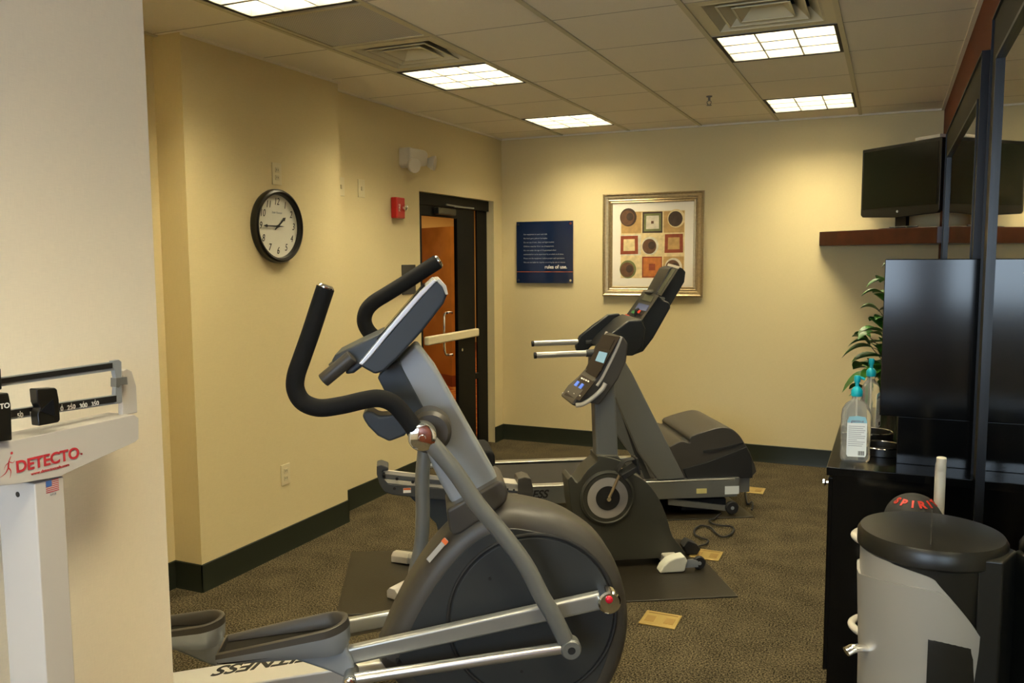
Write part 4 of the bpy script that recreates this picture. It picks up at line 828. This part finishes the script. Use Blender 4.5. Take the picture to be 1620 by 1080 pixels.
def railtext(body, u, v, size, wx):
    q = FE.on(u, v, (aL.x, aL.z), (aR.x, aR.z)); text('lettering', body, (q.x, q.y, q.z+.0006), size, M_blacktext, r, rot=(0, an, PI), shear=.35, wx=wx, bold=.002)
railtext('FITNESS', 422, 1048, .098, 1.02); railtext('H', 573, 1028, .098, 1.05)
b = MB(); b.bx(.20, .32, -.30, .30, .0, .05); b.build('front_stabilizer', M_beige, r, bevel=.012); b = MB(); b.bx(s0_, s0_+.12, -.26, .26, 0, .05); b.build('rear_stabilizer', M_beige, r, bevel=.012)
b = MB(); b.bx(s0_+.02, s0_+.09, -.05, .05, .04, railz(s0_)-.02); b.bx(.0, .28, -.06, .06, .03, .12); b.build('frame_foot', M_silver2, r)
# ------------------------------------------------------------------ recumbent exercise bike
AB = math.radians(32)
rearN = Zp(613, 942, 0); rearF = Zp(617, 884, 0); frN = Zp(1042, 908, 0)
dB = Vector((math.cos(AB), math.sin(AB), 0)); nB = Vector((-dB.y, dB.x, 0))
OBp = frN+nB*.20; FBk = Frame(OBp, AB)
r = FBk.root('exercise_bike', label='grey recumbent exercise bike with small console, on the brown mat', cat='exercise bike')
body = FBk.p2([(897, 757), (903, 752), (912, 762), (927, 742), (943, 728), (946, 719), (984, 729), (996, 745), (1021, 761), (1040, 786), (1053, 817), (1062, 846), (1081, 872), (1070, 884), (1053, 894), (987, 895), (940, 888), (915, 850), (902, 800), (900, 780)], -.06)
b = MB(); b.prism(dens(body, 3), -.085, .085); b.build('shroud', M_bikebody, r, bevel=.022, seg=4)
c_ = FBk.px(961, 787, -.09)
b = MB(); b.lathe([(0, .0), (.150, 0), (.150, -.010), (.138, -.016), (.132, -.010), (0, -.008)], c=(c_.x, -.085, c_.z), axis=(0, 1, 0), seg=56); b.build('pulley_surround', M_bikebody, r)
b = MB(); b.lathe([(0, 0), (.112, 0), (.112, -.004), (0, -.004)], c=(c_.x, -.094, c_.z), axis=(0, 1, 0), seg=56); b.build('pulley_ring', mat('pulley_grey', (.34, .325, .31), .5), r)
b = MB(); b.lathe([(0, 0), (.066, 0), (.066, -.004), (0, -.004)], c=(c_.x, -.098, c_.z), axis=(0, 1, 0), seg=48); b.build('pulley_centre', M_rubber, r)
cp = FBk.px(985, 741, -.13); c2 = Vector((c_.x, -.115, c_.z)); b = MB(); b.tube([c2, Vector((cp.x, -.125, cp.z))], .008, 10, smooth=False); b.build('crank_arm', mat('crank_brass', (.45, .36, .22), .35, metal=.6), r)
MB().cyl((c_.x, -.10, c_.z), (c_.x, -.125, c_.z), .012, seg=18).build('crank_bolt', M_chrome, r)
b = MB(); b.box((cp.x+.02, -.19, cp.z+.004), (.11, .09, .028), (0, -.5, 0)); b.box((cp.x+.055, -.19, cp.z+.035), (.012, .10, .09), (0, -.2, 0)); b.tube([(cp.x-.05, -.19, cp.z+.0), (cp.x-.01, -.19, cp.z+.055), (cp.x+.06, -.19, cp.z+.07)], .006, 8, ry=.03); b.build('pedal', M_rubber, r, bevel=.004)
b = MB(); b.box((2*c_.x-cp.x, .19, 2*c_.z-cp.z), (.11, .09, .028)); b.tube([(c_.x, .115, c_.z), (2*c_.x-cp.x, .125, 2*c_.z-cp.z)], .008, 8, smooth=False); b.build('pedal', M_rubber, r, bevel=.004)
b = MB(); b.prism(FBk.p2([(944, 735), (940, 630), (972, 600), (975, 640), (979, 735)], -.045), -.045, .045); b.build('console_mast', M_silver2, r, bevel=.012)
b = MB(); b.prism(FBk.p2([(945, 738), (945, 719), (978, 720), (987, 733), (985, 748)], -.06), -.062, .062); b.build('mast_collar', M_bikebody, r, bevel=.008)
# console: side outline on its near edge, face runs across t
HWc = .15
side = FBk.p2([(917, 645), (904, 640), (917, 622), (934, 607), (948, 592), (962, 566), (973, 546), (980, 534), (986, 532), (994, 543), (991, 572), (978, 600), (958, 628), (948, 641), (932, 637)], -HWc)
b = MB(); b.prism(side, -HWc, HWc); b.build('console_housing', M_grey_w, r, bevel=.012, seg=4)
A1 = FBk.px(979, 533, -HWc); A2 = FBk.px(946, 592, -HWc); A3 = FBk.px(906, 638, -HWc)
a1 = (A1.x, A1.z); a2 = (A2.x, A2.z); a3 = (A3.x, A3.z)
def panel(name, quad_, pa_, pb_, m, lift=.004, parent=r, th=.003):
    nn = Vector((-(pb_[1]-pa_[1]), 0, (pb_[0]-pa_[0]))).normalized()
    if nn.x > 0: nn = -nn
    P = [FBk.on(u, v, pa_, pb_) for u, v in quad_]; b = MB(); b.loft([[p+nn*(lift-th) for p in P], [p+nn*lift for p in P]]); return b.build(name, m, parent)
panel('upper_face', [(954, 529), (981, 533), (947, 594), (927, 583)], a1, a2, M_label, .002)
panel('upper_label', [(957, 534), (973, 538), (965, 554), (950, 549)], a1, a2, M_label)
panel('display_surround', [(949, 553), (965, 557), (953, 583), (937, 577)], a1, a2, M_label)
panel('lcd_display', [(949.5, 556), (962, 559), (956, 575), (943, 571)], a1, a2, M_lcd, .006)
panel('button_panel', [(935, 578), (951, 587), (944, 598), (927, 588)], a1, a2, M_label, .005)
panel('lower_panel', [(921, 593), (941, 605), (918, 634), (893, 625)], a2, a3, M_label, .004)
panel('blue_button', [(915, 603), (918, 605), (913, 612), (909, 610)], a2, a3, M_bluebtn, .007); panel('blue_button', [(922, 607), (925, 609), (920, 616), (916, 614)], a2, a3, M_bluebtn, .007)
for k in range(4): panel('small_button', [(921+k*3.4, 597.5+k*1.6), (923+k*3.4, 598.5+k*1.6), (922+k*3.4, 600.5+k*1.6), (920+k*3.4, 599.5+k*1.6)], a2, a3, M_whitetext, .006)
for k in range(3): panel('small_button', [(900+k*9, 619+k*3.2), (901.5+k*9, 619.7+k*3.2), (900.8+k*9, 621.2+k*3.2), (899.3+k*9, 620.5+k*3.2)], a2, a3, M_whitetext, .006)
for t in (-HWc-.004, HWc+.004):
    ed = FBk.p3([(983, 532), (975, 552), (965, 573), (952, 598), (944, 610)], -HWc); MB().tube([Vector((p.x, t, p.z)) for p in ed], .008, 10).build('edge_trim', M_beige, r)
lp = FBk.p3([(958, 606), (952, 616), (938, 629), (922, 639), (911, 641)], -HWc-.03)
n3 = Vector((0, .05, 0)); b = MB(); pp = [Vector((p.x, p.y, p.z)) for p in lp]; b.tube(pp, .0125, 12); b.build('handlebar', M_beige, r); b = MB(); b.tube([Vector((p.x, -p.y, p.z)) for p in pp], .0125, 12); b.build('handlebar', M_beige, r)
# seat rail, lower skirt, seat
rl = FBk.p2([(606, 745), (836, 777), (836, 785), (606, 754)], -.05)
b = MB()
for t in (-.055, .035): b.prism(FBk.p2([(606, 743.5), (838, 770), (838, 776), (606, 749)], t), t, t+.02); b.prism(FBk.p2([(606, 758), (838, 783), (838, 788), (606, 763)], t), t, t+.02)
b.build('seat_rail', M_beige, r)
b = MB(); b.prism(FBk.p2([(610, 749), (836, 776), (836, 783), (610, 758)], -.03), -.03, .03); b.build('rail_web', M_silver2, r)
b = MB(); b.prism(FBk.p2([(775, 757), (836, 764), (836, 774), (775, 768)], 0), -.055, .055); b.build('rail_top_plate', M_beige, r)
for k in range(6):
    q = FBk.px(783+k*10, 771.5+k*1.1, -.056); MB().cyl((q.x, -.057, q.z), (q.x, -.054, q.z), .006, seg=12).build('adjustment_hole', M_rubber, r)
for u, v in ((607, 749), (628, 757), (653, 762), (624, 772)):
    q = FBk.px(u, v, -.062); MB().cyl((q.x, -.060, q.z), (q.x, -.067, q.z), .008, seg=14).build('bolt', M_rubber, r)
b = MB(); b.prism(FBk.p2([(596, 737), (603, 735), (614, 739), (615, 744), (606, 745), (606, 756), (614, 765), (690, 771), (740, 778), (740, 796), (690, 790), (622, 783), (608, 778), (600, 765), (596, 750)], -.06), -.062, .062); b.build('rear_end_frame', M_grey, r, bevel=.006)
b = MB(); b.prism(FBk.p2([(819, 757), (830, 754), (840, 757), (843, 770), (843, 793), (820, 793)], -.06), -.064, .064); b.build('rail_end_cap', M_grey_w, r, bevel=.006)
b = MB(); b.prism(FBk.p2([(648, 785), (720, 790), (722, 880), (706, 880), (690, 828), (668, 806)], -.03), -.032, .032); b.build('rear_support', M_bluegrey, r, bevel=.006)
q = FBk.px(644, 775.5, -.0625); b = MB(); b.bx(q.x-.02, q.x+.02, -.0635, -.0615, q.z-.013, q.z+.013); o = b.build('warning_label', M_whitetext, r); b = MB(); b.bx(q.x-.019, q.x+.019, -.0642, -.0633, q.z+.003, q.z+.012); b.build('orange_band', M_orangeink, o)
b = MB(); b.prism(FBk.p2([(661, 733), (671, 735), (671, 759), (661, 757)], -.08), -.085, .085); b.build('seat_carriage', M_rubber, r, bevel=.004)
b = MB(); b.prism(FBk.p2([(700, 742), (770, 742), (770, 764), (700, 760)], 0), -.04, .04); b.build('seat_mount', M_grey, r)
ca = FBk.px(664, 738, -.12); cb = FBk.px(777, 727, -.12); zc_ = (ca.z+cb.z)/2-.01
for t in (-.12, .12): MB().tube([(ca.x, t, ca.z), (cb.x, t, cb.z)], .0125, 12, smooth=False).build('seat_tube', M_alu, r)
b = MB(); b.prism(FBk.p2([(690, 733), (694, 706), (740, 704), (770, 703), (778, 708), (779, 726), (770, 733)], 0), -.15, .15); b.build('seat_cushion', M_foam, r, bevel=.02, seg=4)
b = MB(); b.prism(FBk.p2([(690, 715), (672, 660), (655, 612), (662, 604), (674, 612), (693, 660), (712, 708)], 0), -.12, .12); b.build('seat_back', M_foam, r, bevel=.02, seg=4)
# feet
def arcfoot(name, pts, m, w0=.032, hh=.028):
    P = smooth_path(pts, 6); rings = []
    for i, p in enumerate(P):
        d = (P[min(i+1, len(P)-1)]-P[max(i-1, 0)]).normalized(); sd = Vector((-d.y, d.x, 0)).normalized(); rings.append([p-sd*w0+Vector((0, 0, -hh)), p-sd*w0+Vector((0, 0, hh*.3)), p-sd*w0*.5+Vector((0, 0, hh)), p+sd*w0*.5+Vector((0, 0, hh)), p+sd*w0+Vector((0, 0, hh*.3)), p+sd*w0+Vector((0, 0, -hh))])
    b = MB(); b.loft(rings); return b.build(name, m, r, bevel=.004)
ln = FBk.loc(Zp(622, 940, .03)); lf_ = FBk.loc(Zp(626, 880, .03)); mc = FBk.px(700, 893, 0); zc2 = .038
mq = FBk.loc(Zp(698, 903, .05)); cn = Vector((mq.x+.06, 0, .052))
for p_, m_ in ((ln, M_white), (lf_, M_beige)):
    e_ = Vector((p_.x, p_.y, .036)); m1_ = e_+(cn-e_)*.28
    arcfoot('foot_cap', [e_-(cn-e_)*.02, e_+(cn-e_)*.14, m1_], m_, .036, .027)
    arcfoot('rear_stabilizer', [m1_, e_+(cn-e_)*.65, cn], M_beige, .032, .026)
b = MB(); b.prism(FBk.p2([(700, 880), (900, 884), (900, 905), (700, 905)], 0), -.03, .03); b.build('floor_beam', M_grey, r, bevel=.006)
fc = FBk.loc(Zp(1062, 892, .04))
b = MB(); b.prism(FBk.p2([(1041, 909), (1046, 893), (1055, 884), (1067, 879), (1080, 876), (1085, 884), (1080, 900), (1076, 908)], -.18), -.215, -.14); b.build('front_foot', M_white2 if 'M_white2' in globals() else mat('foot_pale', (.60, .60, .52), .4), r, bevel=.008)
b = MB(); b.bx(fc.x-.03, fc.x+.05, -.20, .20, .02, .075); b.build('front_stabilizer', M_beige, r, bevel=.01)
b = MB(); b.prism(FBk.p2([(1041, 909), (1046, 893), (1055, 884), (1067, 879), (1080, 876), (1085, 884), (1080, 900), (1076, 908)], -.18), .14, .215); b.build('front_foot', MATS['foot_pale'], r, bevel=.008)
b = MB(); b.prism(FBk.p2([(1074, 886), (1096, 884), (1104, 887), (1104, 896), (1074, 898)], -.19), -.197, -.190); b.build('wheel_bracket', M_silver, r)
wc = FBk.px(1096, 890, -.14); b = MB(); b.lathe([(.008, -.012), (.030, -.012), (.036, -.006), (.036, .006), (.030, .012), (.008, .012)], c=(wc.x+.02, -.178, .044), axis=(0, 1, 0), seg=28); b.build('transport_wheel', M_rubber, r)
MB().cyl((wc.x+.02, -.194, .044), (wc.x+.02, -.160, .044), .010, seg=14).build('wheel_hub', M_silver, r)
b = MB(); b.prism(FBk.p2([(1078, 862), (1086, 852), (1100, 858), (1106, 866), (1100, 876), (1084, 874)], .06), .03, .10); b.build('power_inlet', M_rubber, r, bevel=.006)
# ------------------------------------------------------------------ treadmill
OT = Vector((2.386, -1.600, 0))+nM*.37
FTm = Frame(OT, A30); HW = .37
r = FTm.root('treadmill', label='grey treadmill with tall dark console by the back wall', cat='treadmill')
rn = FTm.px(840, 769, -HW); rn2 = FTm.px(1165, 756, -HW); slT = (rn2.z-rn.z)/(rn2.x-rn.x); print('treadmill rail', rn, rn2, math.degrees(math.atan(slT)))
sR = FTm.px(700, 780, -HW).x; sF = rn2.x
def tz(s_): return rn.z+slT*(s_-rn.x)
for t0, t1 in ((-HW, -HW+.07), (HW-.07, HW)):
    b = MB(); b.prism([(sR, tz(sR)-.012), (sF, tz(sF)-.012), (sF, tz(sF)), (sR, tz(sR))], t0, t1); b.build('foot_rail', M_alu, r, bevel=.005)
    ta, tb = (t0+.002, t0+.03) if t0 < 0 else (t1-.03, t1-.002)
    b = MB(); b.prism([(sR, tz(sR)-.115), (sF, tz(sF)-.125), (sF, tz(sF)-.012), (sR, tz(sR)-.012)], ta, tb); b.build('side_frame', M_silver2, r, bevel=.004)
    b = MB(); b.prism([(sR-.03, tz(sR)-.10), (sR+.05, tz(sR)-.12), (sR+.06, tz(sR)+.012), (sR-.02, tz(sR)+.008)], ta-.02, tb+.03); b.build('rear_end_cap', M_rubber, r, bevel=.01)
b = MB(); b.prism([(sR+.01, tz(sR)-.05), (sF, tz(sF)-.05), (sF, tz(sF)-.018), (sR+.01, tz(sR)-.018)], -HW+.07, HW-.07); b.build('running_belt', M_belt, r)
b = MB(); b.cyl((sR+.02, -HW+.07, tz(sR)-.045), (sR+.02, HW-.07, tz(sR)-.045), .03); b.build('rear_roller', M_rubber, r)
q = FTm.px(855, 782, -HW-.0005); text('side_lettering', 'FITNESS', (FTm.px(866, 784, -HW).x, -HW-.0, q.z+.0), .072, M_blacktext, r, rot=(PI/2, 0-math.atan(slT), 0), align='RIGHT', shear=.3, wx=1.0, bold=.0018)
for nm, u0_, v0_, u1_, v1_, m_ in (('yellow_label', 1102, 773, 1118, 780, mat('label_yellow', (.62, .55, .22), .5)), ('info_label', 1147, 769, 1169, 781, MATS['label_paper'])):
    p0 = FTm.px(u0_, v0_, -HW); p1 = FTm.px(u1_, v1_, -HW); MB().bx(p0.x, p1.x, -HW-.001, -HW+.003, p1.z, p0.z).build(nm, m_, r)
# uprights
up_px = [(965, 583), (987, 568), (1000, 590), (1084, 757), (1040, 759), (1010, 716), (966, 612)]
U = FTm.p2(up_px, -HW)
for t0, t1 in ((-HW-.004, -HW+.05), (HW-.05, HW+.004)):
    b = MB(); b.prism(U, t0, t1); b.build('upright', M_silver2, r, bevel=.008)
b = MB(); V_ = FTm.p2([(962, 590), (971, 583), (1012, 716), (1030, 757), (1020, 757), (1003, 716)], -HW+.05); b.prism(V_, -HW+.05, -HW+.062); b.build('upright_inner_cover', M_grey, r)
# hood
hd_ = FTm.p2([(1059, 707), (1078, 698), (1092, 700), (1094, 690), (1135, 677), (1154, 677), (1168, 686), (1178, 700), (1190, 723), (1190, 755), (1088, 757), (1078, 745), (1066, 728)], -HW+.04)
b = MB(); b.prism(dens(hd_, 3), -HW+.045, HW-.045); b.build('motor_hood', M_grey_w, r, bevel=.02, seg=4)
b = MB(); b.prism(FTm.p2([(1081, 742), (1120, 731), (1181, 707), (1189, 724), (1191, 756), (1088, 758)], -HW+.03), -HW+.030, -HW+.045); b.build('hood_side', M_rubber, r, bevel=.004)
b = MB(); b.prism(FTm.p2([(1081, 742), (1120, 731), (1181, 707), (1189, 724), (1191, 756), (1088, 758)], -HW+.03), HW-.045, HW-.030); b.build('hood_side', M_rubber, r, bevel=.004)
b = MB(); b.prism(FTm.p2([(1113, 713), (1140, 709), (1176, 700), (1177, 702.5), (1140, 713), (1114, 716.5)], -HW+.03), -HW+.036, -HW+.046); b.build('hood_seam', M_rubber, r)
q = FTm.px(1098, 704, -HW+.04); b = MB(); b.ell((q.x-.005, -HW+.16, q.z-.03), .10, .11, .055); b.build('cable_port', M_grey, r)
b = MB(); b.prism([(sF-.02, tz(sF)-.11), (sF+.11, tz(sF)-.11), (sF+.11, tz(sF)+.005), (sF-.02, tz(sF)+.005)], -HW+.05, HW-.05); b.build('front_crossmember', M_silver2, r)
b = MB(); b.prism([(sF-.01, tz(sF)-.122), (FTm.px(1166, 785, -HW).x, tz(sF)-.122), (FTm.px(1166, 760, -HW).x+.02, tz(sF)-.0), (sF-.01, tz(sF)-.0)], -HW, -HW+.03); b.build('frame_nose', M_silver2, r)
# lift arm and wheels
for t0 in (-HW+.01, HW-.03):
    b = MB(); la = FTm.px(1058, 792, -HW); lb = FTm.px(1150, 805, -HW); b.prism([(la.x, la.z+.012), (lb.x, .062), (lb.x, .028), (la.x, la.z-.03)], t0, t0+.02); b.build('lift_arm', M_silver2, r)
    w_ = FTm.px(1158, 806, -HW); sg = -1 if t0 < 0 else 1
    b = MB(); b.lathe([(.02, -.014), (.038, -.014), (.044, -.008), (.044, .008), (.038, .014), (.02, .014)], c=(w_.x, t0+(-.006 if t0 < 0 else .026), .052), axis=(0, 1, 0), seg=30); b.build('transport_wheel', M_rubber, r)
    MB().lathe([(0, -.016), (.006, -.016), (.018, -.012), (.018, .012), (0, .014)], c=(w_.x, t0+(-.006 if t0 < 0 else .026), .052), axis=(0, 1, 0), seg=24).build('wheel_hub', M_silver, r)
b = MB()
for t in (-.30, .30): b.bx(sR+.05, sR+.13, t-.04, t+.04, .007, tz(sR)-.10)
b.bx(sF-.35, sF-.05, -HW+.05, HW-.05, .03, .10); b.build('rear_foot', M_rubber, r)
# handrails and console
HR = FTm.px(845, 562, -.30)
for t, px_ in ((-.30, [(848, 562), (912, 559.5), (942, 558)]), (.30, [(844, 543.5), (912, 541), (940, 540)])):
    P = [FTm.px(u, v, t) for u, v in px_]; b = MB(); b.tube([P[0], P[1]+(P[2]-P[1])*.8], .0195, 14, smooth=False); b.build('handrail', M_alu, r)
    b = MB(); d = (P[0]-P[1]).normalized(); b.cyl(P[0]-d*.004, P[0]+d*.014, .0205); b.build('handrail_cap', M_rubber, r, bevel=.003)
    a_ = FTm.px(*px_[1], t); off_ = P[2]-a_; b = MB(); b.tube([P[1]+off_*.5, P[2]+off_*.6, P[2]+off_*1.0], .024, 12, smooth=False); b.build('handrail_sleeve', M_grey, r)
HC = .33; HK = .20
arm = [(925, 552), (945, 522), (985, 503), (1000, 499), (1016, 500), (1022, 520), (1015, 552), (1000, 563), (966, 561), (945, 576), (934, 572)]
arm2 = FTm.p2([(937, 563), (945, 545), (970, 525), (995, 507), (1015, 505), (1022, 520), (1017, 550), (1002, 563), (966, 562), (952, 578), (940, 572)], -HC)
for t0, t1 in ((-HC, -HC+.05), (HC-.05, HC)):
    b = MB(); b.prism(arm2, t0, t1); b.build('console_arm', M_tvb if 'M_tvb' in globals() else mat('console_black', (.010, .012, .014), .4), r, bevel=.012)
m_cb = MATS['console_black']
low = FTm.p2([(1000, 563), (1018, 556), (1034, 535), (1062, 486), (1059, 478), (1051, 475), (1041, 466), (1030, 480), (1012, 505), (990, 532), (978, 556), (985, 563)], -HK)
b = MB(); b.prism(low, -HK, HK); b.build('console_housing', m_cb, r, bevel=.014, seg=4)
B1 = FTm.px(1040, 468, -HK); B2 = FTm.px(985, 545, -HK); bb1 = (B1.x, B1.z); bb2 = (B2.x, B2.z)
def tpanel(name, quad_, pa_, pb_, m, lift=.004, th=.003):
    nn = Vector((-(pb_[1]-pa_[1]), 0, (pb_[0]-pa_[0]))).normalized()
    if nn.x > 0: nn = -nn
    P = [FTm.on(u, v, pa_, pb_) for u, v in quad_]; b = MB(); b.loft([[p+nn*(lift-th) for p in P], [p+nn*lift for p in P]]); return b.build(name, m, r)
tpanel('control_face', [(1019, 459), (1043, 468), (1017, 506), (995, 497)], bb1, bb2, M_grey_w, .004)
tpanel('status_display', [(1022, 466), (1036, 470), (1031, 479), (1017, 475)], bb1, bb2, M_lcdg, .008)
tpanel('blue_panel', [(1012, 480), (1028, 484), (1023, 493), (1006, 489)], bb1, bb2, M_bluelabel, .008)
for q_ in ([(1010, 491), (1016, 492), (1013, 497), (1007, 495)], [(992, 498), (998, 500), (995, 504), (989, 502)]): tpanel('stop_button', q_, bb1, bb2, mat('button_red', (.7, .06, .03), .4), .012)
tpanel('start_button', [(1003, 492), (1008, 493), (1005, 498), (1000, 496)], bb1, bb2, mat('button_green', (.03, .25, .08), .4), .012)
tpanel('tray_panel', [(975, 505), (1005, 500), (985, 535), (955, 532)], bb1, bb2, m_cb, .004)
tray = FTm.p2([(946, 548), (956, 535), (985, 508), (1000, 500), (1003, 506), (985, 520), (965, 543), (960, 556)], 0)
b = MB(); b.prism(tray, -HC+.05, HC-.05); b.build('console_tray', m_cb, r, bevel=.008)
b = MB(); ss_ = [FTm.px(u, v, 0) for u, v in ((984, 528), (996, 512))]; b.tube([ss_[0], ss_[1]], .008, 10, smooth=False); b.build('crossbar', M_alu, r)
b = MB(); q = FTm.px(1006, 500, -.05); b.tube([q, q+Vector((0, 0, .035)), q+Vector((.02, 0, .05))], .009, 10); b.build('safety_key', M_rubber, r)
scr = FTm.p2([(1050, 492), (1057, 490), (1083, 446), (1085, 430), (1080, 424), (1068, 421), (1060, 424), (1036, 466), (1038, 474)], -.13)
b = MB(); b.prism(scr, -.13, .13); b.build('upper_display_housing', m_cb, r, bevel=.008)
S1 = FTm.px(1065, 424, -.13); S2 = FTm.px(1038, 468, -.13)
tpanel('upper_display_bezel', [(1059, 419), (1075, 424), (1047, 468), (1031, 463)], (S1.x, S1.z), (S2.x, S2.z), M_grey_w, .004)
tpanel('upper_display_screen', [(1058, 424), (1070, 427), (1046, 464), (1035, 460)], (S1.x, S1.z), (S2.x, S2.z), M_lcdg, .007)
tpanel('top_cap', [(1059, 417.5), (1077, 422.5), (1075, 426), (1057, 421)], (S1.x, S1.z), (S2.x, S2.z), M_whitep, .009)
q = FTm.px(1044, 474, -HK+.04); MB().tube([q+Vector((-.03, .0, .01)), q+Vector((.03, 0, .0))], .016, 12, smooth=False).build('hinge_knob', M_silver2, r, bevel=.004)
q = FTm.px(1029, 462, .0); MB().ell(q, .04, .07, .018).build('speaker_bulge', M_grey_w, r)
